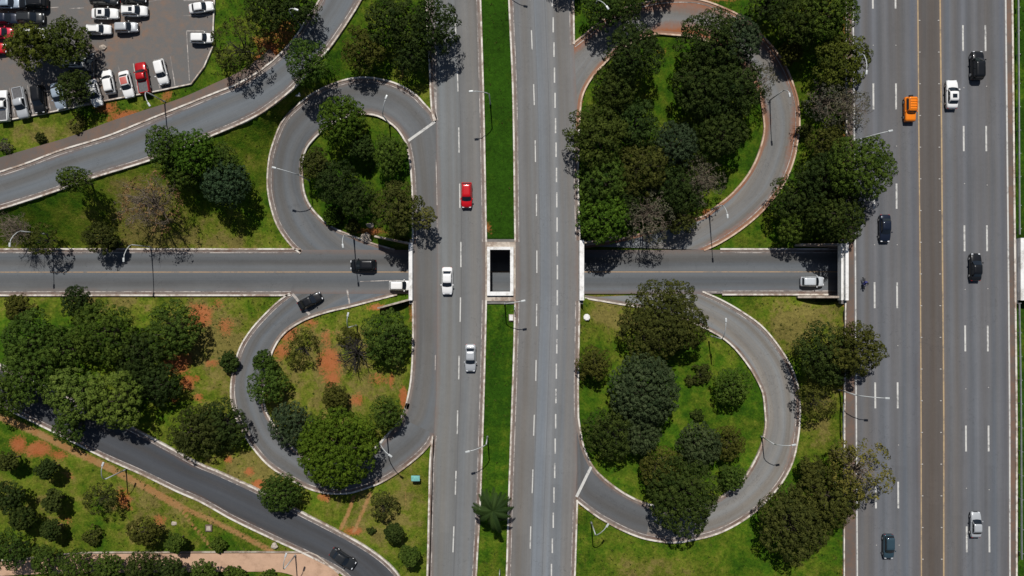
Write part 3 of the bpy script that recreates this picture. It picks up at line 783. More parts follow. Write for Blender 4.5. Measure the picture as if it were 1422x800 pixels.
def grass_mat():
    m, n, l, b = new_mat('grass_ground')
    geo = n.new('ShaderNodeNewGeometry'); pos = geo.outputs['Position']
    def att(nm):
        a = n.new('ShaderNodeAttribute'); a.attribute_name = nm; return a.outputs['Fac']
    big = noise(n, l, pos, 0.07, 5, 0.65); mid = noise(n, l, pos, 0.45, 6, 0.7); fine = noise(n, l, pos, 3.2, 5, 0.75); tiny = noise(n, l, pos, 11.0, 3, 0.8)
    d = mth(n, l, 'MULTIPLY_ADD', mth(n, l, 'SUBTRACT', mid, 0.5), 1.9, att('dry'))
    d = mth(n, l, 'MULTIPLY_ADD', mth(n, l, 'SUBTRACT', big, 0.5), 1.7, d)
    d = mth(n, l, 'MULTIPLY_ADD', mth(n, l, 'SUBTRACT', fine, 0.5), 0.5, d)
    c = ramp(n, l, d, [(0.0, (0.022, 0.066, 0.003)), (0.28, (0.042, 0.094, 0.004)), (0.55, (0.080, 0.120, 0.008)), (0.8, (0.126, 0.142, 0.017)), (1.0, (0.165, 0.140, 0.038))])
    clump = noise(n, l, pos, 1.3, 5, 0.7)
    v = mth(n, l, 'MULTIPLY_ADD', mth(n, l, 'SUBTRACT', fine, 0.5), 1.5, 1.0)
    v = mth(n, l, 'MULTIPLY_ADD', mth(n, l, 'SUBTRACT', clump, 0.5), 1.5, v)
    v = mth(n, l, 'MULTIPLY_ADD', mth(n, l, 'SUBTRACT', noise(n, l, pos, 0.2, 3, 0.5), 0.5), 0.9, v)
    v = mth(n, l, 'MULTIPLY_ADD', mth(n, l, 'SUBTRACT', tiny, 0.5), 1.3, v)
    c = mixc(n, l, 1.0, c, v, 'MULTIPLY')
    # dry pale blades
    wv = noise(n, l, pos, 6.0, 4, 0.9)
    wf = mth(n, l, 'MULTIPLY', ramp(n, l, wv, [(0.62, 0.0), (0.74, 0.55)]), mth(n, l, 'ADD', att('dry'), 0.1, clamp=True))
    c = mixc(n, l, wf, c, (0.30, 0.26, 0.11))
    s = mth(n, l, 'MULTIPLY_ADD', mth(n, l, 'SUBTRACT', fine, 0.5), 1.5, att('soil'))
    s = mth(n, l, 'MULTIPLY_ADD', mth(n, l, 'SUBTRACT', mid, 0.5), 1.2, s)
    sf = ramp(n, l, s, [(0.42, 0.0), (0.60, 0.55), (0.85, 0.95)])
    sc = ramp(n, l, mid, [(0.3, (0.36, 0.095, 0.03)), (0.7, (0.40, 0.15, 0.06))])
    sc = mixc(n, l, 1.0, sc, ramp(n, l, tiny, [(0.2, 0.65), (0.8, 1.25)]), 'MULTIPLY')
    c = mixc(n, l, sf, c, sc)
    t = mth(n, l, 'MULTIPLY_ADD', mth(n, l, 'SUBTRACT', fine, 0.5), 1.1, att('track'))
    tf = ramp(n, l, t, [(0.28, 0.0), (0.62, 0.9)])
    tc2 = ramp(n, l, mid, [(0.3, (0.33, 0.15, 0.055)), (0.7, (0.36, 0.22, 0.10))])
    c = mixc(n, l, tf, c, tc2)
    l.new(c, b.inputs['Base Color'])
    b.inputs['Roughness'].default_value = 0.95; b.inputs['Specular IOR Level'].default_value = 0.1
    h = mth(n, l, 'MULTIPLY_ADD', tiny, 0.5, fine)
    bump(n, l, b, h, 0.9, 0.16)
    return m
M['grass'] = grass_mat()
structure(link('ground', gme, M['grass']))

# ------------------------------------------------------------------ bridges
def bx(b, pxa, pxb, ya, yb, z0, z1):
    """box between two map columns (pixels across) and two world Y values"""
    b.box(P(pxa, 0)[0], P(pxb, 0)[0], ya, yb, z0, z1)
def PY(py): return P(0, py)[1]

def wing(b, p0, z0, p1, z1, th=0.3, bottom=-5.4, n=6):
    c = [(p0[0] + (p1[0] - p0[0]) * t / n, p0[1] + (p1[1] - p0[1]) * t / n, z0 + (z1 - z0) * t / n) for t in range(n + 1)]
    for a, d in zip(c[:-1], c[1:]):
        A = Vector(P(*a)); D = Vector(P(*d)); t = (D - A); t.z = 0; t.normalize(); nn = Vector((-t.y, t.x, 0)) * th / 2
        vs = [(A + nn), (A - nn), (D - nn), (D + nn)]
        low = [Vector((v.x, v.y, bottom)) for v in vs]
        b.add(low + vs, [(3, 2, 1, 0), (4, 5, 6, 7), (0, 1, 5, 4), (1, 2, 6, 5), (2, 3, 7, 6), (3, 0, 4, 7)])

av = empty('road_bridge', (P(690, 0)[0], 2.8, 0))
tag(av, 'low avenue bridge over the cross road with a square white-rimmed light well in its median', 'bridge')
def under(b_obj, par):
    b_obj.parent = par; b_obj.matrix_parent_inverse = Matrix.Translation(-Vector(par.location)); return b_obj
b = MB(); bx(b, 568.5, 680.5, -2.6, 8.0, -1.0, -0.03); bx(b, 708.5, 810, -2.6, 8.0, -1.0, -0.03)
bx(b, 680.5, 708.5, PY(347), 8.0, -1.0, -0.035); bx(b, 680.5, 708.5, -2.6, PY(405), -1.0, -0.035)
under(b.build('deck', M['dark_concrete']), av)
b = MB(); bx(b, 568.5, 573.5, PY(417), PY(337.5), -0.6, 0.75); under(b.build('parapet', M['white_wall']), av)
b = MB(); bx(b, 804.2, 810.5, PY(417), PY(334), -0.6, 0.75); under(b.build('parapet', M['white_wall']), av)
b = MB()
bx(b, 676.5, 713, PY(347), PY(343), -0.03, 0.5); bx(b, 676.5, 713, PY(410.5), PY(405), -0.03, 0.5)
bx(b, 676.5, 680.5, PY(405), PY(347), -0.03, 0.5); bx(b, 708.5, 713, PY(405), PY(347), -0.03, 0.5)
under(b.build('light_well_rim', M['white_wall']), av)
b = MB()
bx(b, 674, 716, PY(343), PY(336), -0.03, 0.09); bx(b, 674, 716, PY(418), PY(410.5), -0.03, 0.09)
bx(b, 674, 676.5, PY(410.5), PY(343), -0.03, 0.088); bx(b, 713, 716, PY(410.5), PY(343), -0.03, 0.088)
under(b.build('median_apron', M['concrete']), av)
for ya, yb in ((6.98, 7.3), (-1.72, -1.4)):
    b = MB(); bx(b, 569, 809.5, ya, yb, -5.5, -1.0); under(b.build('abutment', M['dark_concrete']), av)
b = MB(); bx(b, 569.5, 809, 6.62, 6.98, -5.5, -4.86); bx(b, 569.5, 809, -1.4, -1.05, -5.5, -4.86); under(b.build('walkway', M['concrete']), av)
b = MB(); wing(b, (569, 338), -0.1, (520, 328), -2.0); under(b.build('wing_wall', M['concrete']), av)
b = MB(); wing(b, (569, 416), -0.1, (524, 428), -2.2); under(b.build('wing_wall', M['concrete']), av)
b = MB(); wing(b, (810.5, 337), -0.1, (858, 328), -2.5); under(b.build('wing_wall', M['concrete']), av)

hb = empty('highway_bridge', (P(1293, 0)[0], 2.8, 0))
tag(hb, 'wide highway bridge carrying both carriageways and the paved median over the cross road', 'bridge')
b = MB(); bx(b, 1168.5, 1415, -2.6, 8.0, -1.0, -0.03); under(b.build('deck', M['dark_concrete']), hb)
b = MB(); bx(b, 1171, 1175.3, PY(417), PY(336), -0.6, 0.8); bx(b, 1167.2, 1169.3, PY(417), PY(337), -1.0, 0.25); bx(b, 1169.3, 1171, PY(416.5), PY(337.5), -0.9, 0.1); under(b.build('parapet', M['white_wall']), hb)
b = MB(); bx(b, 1412.5, 1418, PY(417), PY(331), -0.6, 0.8); under(b.build('parapet', M['white_wall']), hb)
for ya, yb in ((6.98, 7.3), (-1.72, -1.4)):
    b = MB(); bx(b, 1169.5, 1414.5, ya, yb, -5.5, -1.0); under(b.build('abutment', M['dark_concrete']), hb)
b = MB(); bx(b, 1169.5, 1414.5, 6.62, 6.98, -5.5, -4.86); bx(b, 1169.5, 1414.5, -1.4, -1.05, -5.5, -4.86); under(b.build('walkway', M['concrete']), hb)
for (a, za, c, zc) in (((1168, 339.5), -0.2, (1112, 339.5), -2.6), ((1168, 412.5), -0.3, (1108, 412.5), -4.4), ((1418, 336), -0.1, (1490, 334), -2.6), ((1418, 413), -0.1, (1490, 413), -3.0)):
    b = MB(); wing(b, a, za, c, zc, 0.34); under(b.build('wing_wall', M['concrete']), hb)

# ------------------------------------------------------------------ guard rails
def guard_rail(poly, label, step_m=4.0):
    c = catmull(poly, 8); pts = [P(x, y, 0) for x, y in c]
    o = tag(empty('guard_rail', pts[0]), label, 'guard rail', 'guard rails along the highway')
    b = MB()
    for dz in (0.0, 0.16):
        b.tube([(x - pts[0][0], y - pts[0][1], 0.55 + dz) for x, y, _ in pts], 0.085, n=5)
    b.build('rail', M['steel'], o)
    L = 0; last = pts[0]; nxt = 0
    for p in pts:
        L += math.dist(p[:2], last[:2]); last = p
        if L >= nxt:
            q = MB(); x, y = p[0] - pts[0][0], p[1] - pts[0][1]
            q.box(x + 0.10, x + 0.22, y - 0.06, y + 0.06, -0.4, 0.75); q.build('post', M['steel'], o); nxt += step_m
    return o
guard_rail([(1410, -60), (1411.5, 190), (1412.3, 326)], 'grey steel guard rail beside the right verge, north of the bridge')
guard_rail([(1411.8, 421), (1414, 560), (1415, 775)], 'long grey guard rail beside the right verge, south of the bridge')
guard_rail([(1169, 560), (1168.5, 608)], 'short guard rail on the left side of the highway under a sparse tree')

# ------------------------------------------------------------------ street lamps
def lamp(base, head, label, h_pole=6.0, h_head=8.3, zg=None):
    bxw, byw, _ = P(base[0], base[1], 0)
    if zg is None:
        zg = ground_z(bxw, byw)
    X, Y, _ = P(base[0], base[1], zg)
    HX, HY, _ = P(head[0], head[1], zg + h_head)
    ax, ay = HX - X, HY - Y
    L = math.hypot(ax, ay)
    if L > 5.2:
        ax, ay = ax * 5.2 / L, ay * 5.2 / L; L = 5.2
    o = tag(empty('street_lamp', (X, Y, zg), math.atan2(ay, ax)), label, 'street lamp', 'tall single-arm street lamps beside the roads')
    b = MB(); b.tube([(0, 0, -0.3), (0, 0, 0.9)], 0.16, 0.14, 8); b.build('base', M['steel'], o, True)
    b = MB(); b.tube([(0, 0, 0.88), (0, 0, h_pole * 0.5), (0, 0, h_pole)], 0.115, 0.085, 8); b.build('pole', M['pale_metal'], o, True)
    b = MB()
    pts = [(0, 0, h_pole - 0.05), (0.12 * L, 0, h_pole + 0.32 * (h_head - h_pole)), (0.38 * L, 0, h_pole + 0.68 * (h_head - h_pole)), (0.7 * L, 0, h_head - 0.12), (0.97 * L, 0, h_head)]
    b.tube(pts, 0.08, 0.055, 7); b.build('arm', M['pale_metal'], o, True)
    b = MB(); b.box(0.90 * L, 0.90 * L + 0.7, -0.15, 0.15, h_head - 0.05, h_head + 0.16)
    hd = b.build('lamp_head', M['pale_metal'], o, bevel=0.06)
    b = MB(); b.box(0.90 * L + 0.2, 0.90 * L + 0.62, -0.11, 0.11, h_head - 0.09, h_head - 0.045); b.build('lens', M['lens'], hd)
    return o
lamp((821, 725), (843, 730), 'V-shaped looking street lamp on grass just below the lower right ramp mouth')
lamp((175, 652), (143, 645), 'street lamp on the grass beside the dirt path in the lower left')
lamp((209, 343), (172, 360), 'street lamp on the upper kerb of the cross road below the bare brown tree', zg=-4.8)
lamp((63, 325), (14, 339), 'street lamp between the grey twiggy tree and the cross road at far left', zg=-3.5)
lamp((681, 145), (655, 127), 'street lamp in the north median lawn reaching over the left carriageway')
lamp((701, 421), (726, 418), 'street lamp in the median just south of the light well', h_pole=5.6, h_head=7.6)
lamp((677, 606), (650, 627), 'street lamp in the south median lawn above the palm')
lamp((700, -43), (727, -72), 'street lamp in the north median at the top edge of the photo')
lamp((430, 251), (381, 233), 'street lamp on the inner west edge of the upper left loop')
lamp((541, 173), (536, 136), 'street lamp on the inner north edge of the upper left loop')
lamp((490, 330), (476, 340), 'street lamp on the inner south edge of the upper left loop near the cross road', zg=-4.2)
lamp((1164, 541), (1232, 553), 'street lamp west of the highway in the lower right, below the olive tree')
lamp((1172, 203), (1236, 182), 'street lamp west of the highway beside the big dark tree in the upper right')
lamp((1172, 92), (1203, 101), 'street lamp poking out of the olive tree beside the highway at upper right')
lamp((1057, 606), (1101, 618), 'street lamp reaching across the eastern bend of the lower right loop')
lamp((1068, 140), (1096, 130), 'street lamp half hidden by the grey tree on the upper right loop')
lamp((988, 291), (1010, 299), 'street lamp beside the bare earth at the foot of the upper right loop', zg=-3.5)
lamp((988, 467), (1008, 445), 'street lamp on the grass inside the top of the lower right loop', zg=-3.0)
lamp((538, 605), (541, 632), 'street lamp inside the south east bend of the lower left loop')
lamp((411, 770), (397, 771), 'street lamp on the pale path beside the dark side road at the bottom')
lamp((823, 22), (843, 10), 'street lamp on the grass wedge north of the upper right ramp mouth')
lamp((418, 36), (410, 13), 'street lamp among the dark trees beside the curving side road at top')
lamp((495, 452), (483, 438), 'thin street lamp inside the top of the lower left loop', zg=-3.5)
lamp((230, 142), (207, 145), 'street lamp on the red pavement beside the parking lot grass')

# ------------------------------------------------------------------ small fixtures
o = tag(empty('utility_cabinet', P(579, 663, ground_z(*P(579, 663)[:2]))), 'small teal utility cabinet on the grass beside the lower left loop exit', 'cabinet')
b = MB(); b.box(-0.55, 0.45, -0.4, 0.4, -0.3, 1.3); b.build('cabinet_body', M['black_trim'], o, bevel=0.03)
b = MB(); b.box(-0.75, 0.65, -0.25, 0.65, 1.3, 1.4); b.build('cabinet_lid', M['teal_metal'], o, bevel=0.03)
zz = ground_z(*P(814, 441)[:2])
o = tag(empty('manhole', P(814.5, 440.5, zz)), 'white octagonal concrete manhole cover on the grass by the lower right loop', 'manhole')
b = MB(); b.tube([(0, 0, -0.3), (0, 0, 0.45)], 0.56, 0.56, 8); b.build('shaft', M['white_wall'], o)
b = MB(); b.tube([(0, 0, 0.45), (0, 0, 0.55)], 0.48, 0.48, 8); b.build('lid', M['white_wall'], o)
o = tag(empty('inspection_chamber', P(710, 441, 0.05)), 'square pale concrete inspection chamber in the median south of the light well', 'manhole')
b = MB(); b.box(-0.4, 0.4, -0.55, 0.55, -0.3, 0.3); b.build('shaft', M['concrete'], o, bevel=0.02)
b = MB(); b.box(-0.3, 0.3, -0.45, 0.45, 0.3, 0.36); b.build('lid', M['white_wall'], o)
zz = ground_z(*P(411, 128)[:2])
o = tag(empty('drain_pit', P(411, 128, zz)), 'open square drain pit with a white rim between the side road and upper left loop', 'drain')
b = MB()
for a in ((-.7, .7, .45, .7), (-.7, .7, -.7, -.45), (-.7, -.45, -.45, .45), (.45, .7, -.45, .45)):
    b.box(a[0], a[1], a[2], a[3], -0.2, 0.22)
b.build('rim', M['white_wall'], o)
b = MB(); b.box(-.45, .45, -.45, .45, -0.2, 0.08); b.build('grate', M['black_trim'], o)
zz = ground_z(*P(290, 733)[:2])
o = tag(empty('drain_pit', P(290.5, 733, zz)), 'small brown brick drain pit beside the dirt path fork', 'drain')
b = MB(); b.box(-.55, .55, -.55, .55, -.2, .25); b.build('rim', M['sidewalk'], o, bevel=0.03)
b = MB(); b.box(-.35, .35, -.35, .35, .25, .29); b.build('grate', M['stone'], o)
def post(px, py, zt, label, h=2.2):
    o = tag(empty('sign_post', P(px, py, zt)), label, 'post')
    b = MB(); b.tube([(0, 0, -0.3), (0, 0, h)], 0.09, 0.07, 8); b.build('pole', M['pale_metal'], o, True)
    b = MB(); b.box(-0.06, 0.06, -0.35, 0.35, h - 0.9, h); b.build('sign_plate', M['pale_metal'], o, bevel=0.02)
post(694, 790, 0.05, 'white sign post in the south median near the bottom edge', 2.6)
post(692, 690, 0.05, 'white sign post in the median lawn touching the palm fronds', 2.6)
post(714.5, 427, 0.05, 'short white marker post on the median kerb south of the light well', 2.0)
def rock(px, py, r, label, seed, zg=None):
    x, y, _ = P(px, py); z = ground_z(x, y) if zg is None else zg
    bm = bmesh.new(); bmesh.ops.create_icosphere(bm, subdivisions=3, radius=r)
    rr = random.Random(seed)
    ph = [rr.uniform(0, 6) for _ in range(6)]
    for v in bm.verts:
        c = v.co.normalized(); d = 1 + .16 * math.sin(3 * c.x + ph[0]) + .13 * math.sin(4 * c.y + ph[1]) + .1 * math.sin(7 * c.z + 5 * c.x + ph[2]) + .05 * math.sin(13 * c.y + 9 * c.x + ph[3])
        v.co = Vector((c.x * r * d * 1.2, c.y * r * d * .85, c.z * r * d * .6))
    me = bpy.data.meshes.new('rock'); bm.to_mesh(me); bm.free()
    o = link('rock', me, M['stone']); o.location = P(px, py, z + 0.1 * r); tag(o, label, 'rock')
rock(508, 330, 0.85, 'large pale rock slab beside the small bright shrub at the underpass', 1)
rock(514, 313, 0.5, 'small pale rock above the slab near the underpass wing wall', 2)
rock(381, 758, 0.5, 'pale rock between the side road and the concrete path', 3, 0.0)
rock(143, 66, 0.5, 'tan rock on the parking lot beside the white sedan row', 4, 0.05)
rock(242, 727, 0.35, 'little pale rock on the grass right of the olive shrub', 5)

# ------------------------------------------------------------------ cars
PAINT = {}
def paint(name, col, metal=0.0, rough=0.3):
    if name not in PAINT:
        PAINT[name] = plain('paint_' + name, col, rough, metal, coat=0.35, spec=0.35)
    return PAINT[name]
COL = dict(palesilver=(0.62, 0.66, 0.70), white=(0.80, 0.80, 0.79), silver=(0.46, 0.48, 0.50), black=(0.012, 0.013, 0.015), darkgrey=(0.06, 0.065, 0.075), red=(0.50, 0.006, 0.012), orange=(0.85, 0.22, 0.01),
           teal=(0.04, 0.075, 0.10), blueblack=(0.012, 0.018, 0.035), pink=(0.62, 0.02, 0.06), lightblue=(0.35, 0.42, 0.5), darkred=(0.42, 0.008, 0.012), graphite=(0.03, 0.033, 0.036))
SPEC = {  # L, W, belt, roof height, cabin base rear/front, roof rear/front (fractions of L)
    'sedan': (4.5, 1.78, 0.92, 1.45, -0.37, 0.215, -0.225, 0.045),
    'hatch': (3.95, 1.70, 0.95, 1.50, -0.475, 0.235, -0.39, 0.06),
    'suv': (4.5, 1.86, 1.05, 1.70, -0.48, 0.235, -0.42, 0.07),
    'wagon': (4.4, 1.74, 0.95, 1.48, -0.475, 0.22, -0.41, 0.055),
    'pickup': (5.1, 1.84, 1.02, 1.72, -0.13, 0.235, -0.085, 0.09),
    'offroader': (4.1, 1.80, 1.10, 1.85, -0.46, 0.17, -0.44, 0.09),
}
def loft(rings, caps=True):
    n = len(rings[0]); vs = [p for r in rings for p in r]; fs = []
    for i in range(len(rings) - 1):
        for k in range(n):
            fs.append((i * n + k, i * n + (k + 1) % n, (i + 1) * n + (k + 1) % n, (i + 1) * n + k))
    if caps:
        fs.append(tuple(range(n - 1, -1, -1))); fs.append(tuple((len(rings) - 1) * n + k for k in range(n)))
    return vs, fs
def fix_normals(me, smooth=True):
    bm = bmesh.new(); bm.from_mesh(me); bmesh.ops.recalc_face_normals(bm, faces=bm.faces); bm.to_mesh(me); bm.free()
    if smooth: me.polygons.foreach_set('use_smooth', [True] * len(me.polygons))
    return me
def rrect(x0, x1, w, z, r, front_bow=0.0):
    pts = []
    for cx, cy, a0 in ((x1 - r, w - r, 0), (x0 + r, w - r, 90), (x0 + r, -w + r, 180), (x1 - r, -w + r, 270)):
        for k in range(4):
            a = math.radians(a0 + 30 * k); x = cx + r * math.cos(a); y = cy + r * math.sin(a)
            if x > (x0 + x1) / 2: x += front_bow * (1 - (y / w)**2)
            pts.append((x, y, z))
    return pts
CARMESH = {}
def car_meshes(kind):
    if kind in CARMESH: return CARMESH[kind]
    L, W, belt, roof, cr, cf, rr, rf = SPEC[kind]
    w = W / 2; out = []
    boxy = kind == 'offroader'
    if kind == 'pickup':
        st = [(-.5, .55, .92), (-.49, .98, .97), (-.3, 1.0, 1), (-.12, 1.02, 1), (.2, 1.02, 1), (.36, .98, .98), (.455, .88, .94), (.49, .74, .86), (.5, .55, .78)]
    elif boxy:
        st = [(-.5, .6, .94), (-.49, 1.08, .97), (-.2, 1.1, 1), (.18, 1.1, 1), (.4, 1.06, .98), (.48, 1.0, .95), (.5, .6, .9)]
    elif kind == 'sedan':
        st = [(-.5, .5, .78), (-.485, .74, .86), (-.44, .9, .94), (-.36, .93, .98), (-.1, .93, 1), (.2, .92, 1), (.32, .86, .985), (.42, .77, .94), (.475, .66, .86), (.5, .48, .74)]
    else:
        d = belt - .92
        st = [(-.5, .5, .84), (-.49, .84 + d, .9), (-.455, .93 + d, .95), (-.1, .93 + d, 1), (.2, .92 + d, 1), (.33, .87 + d, .985), (.43, .78 + d * .8, .94), (.48, .66 + d * .6, .86), (.5, .48, .75)]
    rings = []
    for fx, zt, fw in st:
        x = fx * L; ww = w * fw; h = zt
        rings.append([(x, -ww * .9, .26), (x, -ww, .42), (x, -ww * 1.0, h * .72), (x, -ww * .955, h * .93), (x, -ww * .82, h), (x, -ww * .4, h + .02), (x, ww * .4, h + .02), (x, ww * .82, h), (x, ww * .955, h * .93), (x, ww, h * .72), (x, ww, .42), (x, ww * .9, .26)])
    vs, fs = loft(rings)
    bb = MB(); bb.add(vs, fs)
    # cabin shell
    zr = roof
    base = rrect(cr * L, cf * L, w * .90, belt - .05, .22, .10)
    mid = rrect(rr * L - .05, rf * L + .06, w * .76, zr - .09, .2, .06)
    top = rrect(rr * L + .06, rf * L - .05, w * .68, zr - .012, .2, .05)
    top2 = rrect(rr * L + .3, rf * L - .3, w * .4, zr, .1, .0)
    vs, fs = loft([base, mid, top, top2]); bb.add(vs, fs)
    me = mesh_from('car_body', bb.v, bb.f); fix_normals(me)
    out.append(('body', me, 'PAINT', None))
    # glass: windscreen, rear window, side windows as slightly proud panels on the cabin faces
    def panel(name, corners, push):
        a, b_, c, d = [Vector(p) for p in corners]
        nrm = (b_ - a).cross(d - a).normalized()
        cen = (a + b_ + c + d) / 4
        if nrm.dot(cen - Vector((0, 0, .9))) < 0: nrm = -nrm
        m = MB(); rows = []
        nU = 6
        for s in range(nU + 1):
            t = s / nU; bow = push[1] * (1 - (2 * t - 1)**2)
            lo = a.lerp(b_, t); hi = d.lerp(c, t)
            rows.append([lo + nrm * push[0] + Vector((push[2] * bow, 0, 0)), hi + nrm * push[0] + Vector((push[2] * bow * .6, 0, 0))])
        vs = [p for r in rows for p in r] + [p - nrm * 0.03 for r in rows for p in r]
        k = 2 * (nU + 1)
        fs = [(2 * i, 2 * i + 2, 2 * i + 3, 2 * i + 1) for i in range(nU)] + [(k + 2 * i + 1, k + 2 * i + 3, k + 2 * i + 2, k + 2 * i) for i in range(nU)]
        m.add(vs, fs)
        return (name, fix_normals(mesh_from(name, m.v, m.f)), M['glass'], None)
    zb, zt = belt + .0, zr - .10
    def lerp(a, b_, t): return a + (b_ - a) * t
    tb, tt = .03, .97
    xw0 = lerp(cf * L, rf * L + .06, tb); xw1 = lerp(cf * L, rf * L + .06, tt)
    ww0, ww1 = w * lerp(.90, .76, tb) * .93, w * lerp(.90, .76, tt) * .90
    out.append(panel('windscreen', [(xw0, -ww0, lerp(belt - .05, zr - .09, tb)), (xw0, ww0, lerp(belt - .05, zr - .09, tb)), (xw1, ww1, lerp(belt - .05, zr - .09, tt)), (xw1, -ww1, lerp(belt - .05, zr - .09, tt))], (.018, .12, 1)))
    xr0 = lerp(cr * L, rr * L - .05, .22); xr1 = lerp(cr * L, rr * L - .05, .9)
    wr0, wr1 = w * lerp(.90, .76, .22) * .82, w * lerp(.90, .76, .9) * .82
    out.append(panel('rear_window', [(xr0, -wr0, lerp(belt - .05, zr - .09, .22)), (xr0, wr0, lerp(belt - .05, zr - .09, .22)), (xr1, wr1, lerp(belt - .05, zr - .09, .9)), (xr1, -wr1, lerp(belt - .05, zr - .09, .9))], (.022, .02, -1)))
    for s in (-1, 1):
        def sp(fx, t):
            xa = lerp(cr * L, rr * L - .05, t); xb = lerp(cf * L, rf * L + .06, t)
            return (lerp(xa, xb, fx), s * w * lerp(.90, .76, t), lerp(belt - .05, zr - .09, t))
        splits = ((.10, .48), (.52, .90)) if kind not in ('pickup', 'offroader') else ((.14, .86),)
        for f0, f1 in splits:
            out.append(panel('side_window', [sp(f0, .14), sp(f1, .14), sp(min(f1, .93), .9), sp(max(f0, .07), .9)], (.014, 0, 0)))
        m = MB(); m.box(cf * L - .38, cf * L - .2, s * w * .97, s * (w + .17), belt - .02, belt + .14) if s > 0 else m.box(cf * L - .38, cf * L - .2, -(w + .17), -w * .97, belt - .02, belt + .14)
        me = m.build('x', None, None, bevel=.03); msh = me.data; bpy.data.objects.remove(me)
        msh.name = 'wing_mirror'; msh.materials.clear(); out.append(('wing_mirror', msh, 'PAINT', None))
        # lights
        hx = .455 * L
        m = MB(); m.box(hx - .05, hx + .16, s * w * .62 - .16, s * w * .62 + .16, .60 if kind != 'offroader' else .75, .70 + (belt - .92) * .6)
        me = m.build('x', None, None, bevel=.04); msh = me.data; bpy.data.objects.remove(me); msh.materials.clear(); out.append(('headlight', msh, M['head_lamp'], None))
        m = MB(); m.box(-.495 * L - .015, -.475 * L, s * w * .72 - .13, s * w * .72 + .13, .60, .72)
        me = m.build('x', None, None, bevel=.03); msh = me.data; bpy.data.objects.remove(me); msh.materials.clear(); out.append(('taillight', msh, M['tail_lamp'], None))
    # wheels
    r = .33 if kind in ('sedan', 'hatch', 'wagon') else .39
    for fx in (-.31, .31):
        for s in (-1, 1):
            m = MB(); m.tube([(fx * L, s * (w - .22), r), (fx * L, s * (w + .012), r)], r, r, 20)
            out.append(('wheel', fix_normals(mesh_from('wheel', m.v, m.f), False), M['rubber'], None))
            m = MB(); m.tube([(fx * L, s * (w + .0), r), (fx * L, s * (w + .026), r)], r * .62, r * .58, 14)
            out.append(('rim', fix_normals(mesh_from('rim', m.v, m.f), False), M['rim'], 'wheel'))
    if kind == 'pickup':
        m = MB(); m.box(-.475 * L, -.15 * L, -w * .80, w * .80, .7, 1.035); out.append(('cargo_bed', mesh_from('cargo_bed', m.v, m.f), M['bed'], None))
        m = MB()
        m.box(-.488 * L, -.14 * L, w * .80, w * .92, .9, 1.10); m.box(-.488 * L, -.14 * L, -w * .92, -w * .80, .9, 1.10); m.box(-.495 * L, -.475 * L, -w * .92, w * .92, .9, 1.10)
        out.append(('bed_rail', mesh_from('bed_rail', m.v, m.f), 'PAINT', None))
    if kind in ('suv', 'wagon'):
        for s in (-1, 1):
            m = MB(); m.tube([(rr * L + .25, s * w * .62, zr + .02), (0 - .1 * L, s * w * .62, zr + .06), (rf * L - .25, s * w * .62, zr + .02)], .03, .03, 6)
            out.append(('roof_rail', fix_normals(mesh_from('roof_rail', m.v, m.f)), M['black_trim'], None))
    if kind == 'offroader':
        m = MB()
        for k in range(5):
            x = rr * L + .25 + k * .42
            m.box(x, x + .06, -w * .62, w * .62, zr + .03, zr + .09)
        m.box(rr * L + .2, rf * L - .3, w * .62, w * .67, zr + .0, zr + .11); m.box(rr * L + .2, rf * L - .3, -w * .67, -w * .62, zr + .0, zr + .11)
        out.append(('roof_rack', mesh_from('roof_rack', m.v, m.f), 'PAINT', None))
        m = MB(); m.tube([(-.5 * L - .02, 0, 1.0), (-.5 * L - .24, 0, 1.0)], .36, .36, 18); out.append(('spare_wheel', fix_normals(mesh_from('spare_wheel', m.v, m.f), False), M['rubber'], None))
    # sill and grille trims
    m = MB(); m.box(-.46 * L, .46 * L, -w * .88, w * .88, .2, .3); out.append(('underbody', mesh_from('underbody', m.v, m.f), M['black_trim'], None))
    m = MB(); m.box(.49 * L, .503 * L, -w * .42, w * .42, .42, .6); out.append(('grille', mesh_from('grille', m.v, m.f), M['black_trim'], None))
    CARMESH[kind] = out
    return out

def sunroof_mesh(kind, big=False):
    L, W, belt, roof, cr, cf, rr, rf = SPEC[kind]
    x0 = rf * L - (.95 if not big else 1.35); m = MB(); m.box(x0, rf * L - .32, -W * .2, W * .2, roof - .03, roof + .012)
    return mesh_from('sunroof', m.v, m.f)

def car(kind, colour, px, py, ang, label, z=0.0, metal=0.2, scale=1.0, sunroof=False, group='cars driving on the roads', roofpaint=None, name='car', zlean=0.7):
    """ang: degrees in the photo, 0 = nose to the right, 90 = nose up. px,py: middle of the roofline as seen from the air"""
    X, Y, _ = P(px, py, z + zlean)
    o = tag(empty(name, (X, Y, z + 0.015), math.radians(ang)), label, 'pickup truck' if kind == 'pickup' else 'car', group)
    o.scale = (scale, scale, scale)
    pm = paint(colour, COL[colour], metal if colour not in ('white', 'red', 'orange', 'pink') else 0.0)
    last = None
    for nm, me, mt, par in car_meshes(kind):
        if not me.materials:
            me.materials.append(pm if mt == 'PAINT' else mt)
        c = bpy.data.objects.new(nm, me); C.objects.link(c); c.parent = o if par is None else last
        if par is None: last = c
        if mt == 'PAINT':
            c.material_slots[0].link = 'OBJECT'; c.material_slots[0].material = pm
    if sunroof:
        link('sunroof', sunroof_mesh(kind, sunroof == 2), M['glass'], o)
    if roofpaint:
        L, W, belt, roof, cr, cf, rr, rf = SPEC[kind]
        m = MB(); m.box(rr * L + .02, rf * L - .02, -W * .31, W * .31, roof - .05, roof + .012); m.build('roof_panel', plain('faded_salmon_roof', (0.48, 0.11, 0.09), 0.5), o, bevel=.03)
    return o
car('offroader', 'orange', 1263.5, 152, -90, 'bright orange boxy off-road car driving beside the yellow median line', scale=.97)
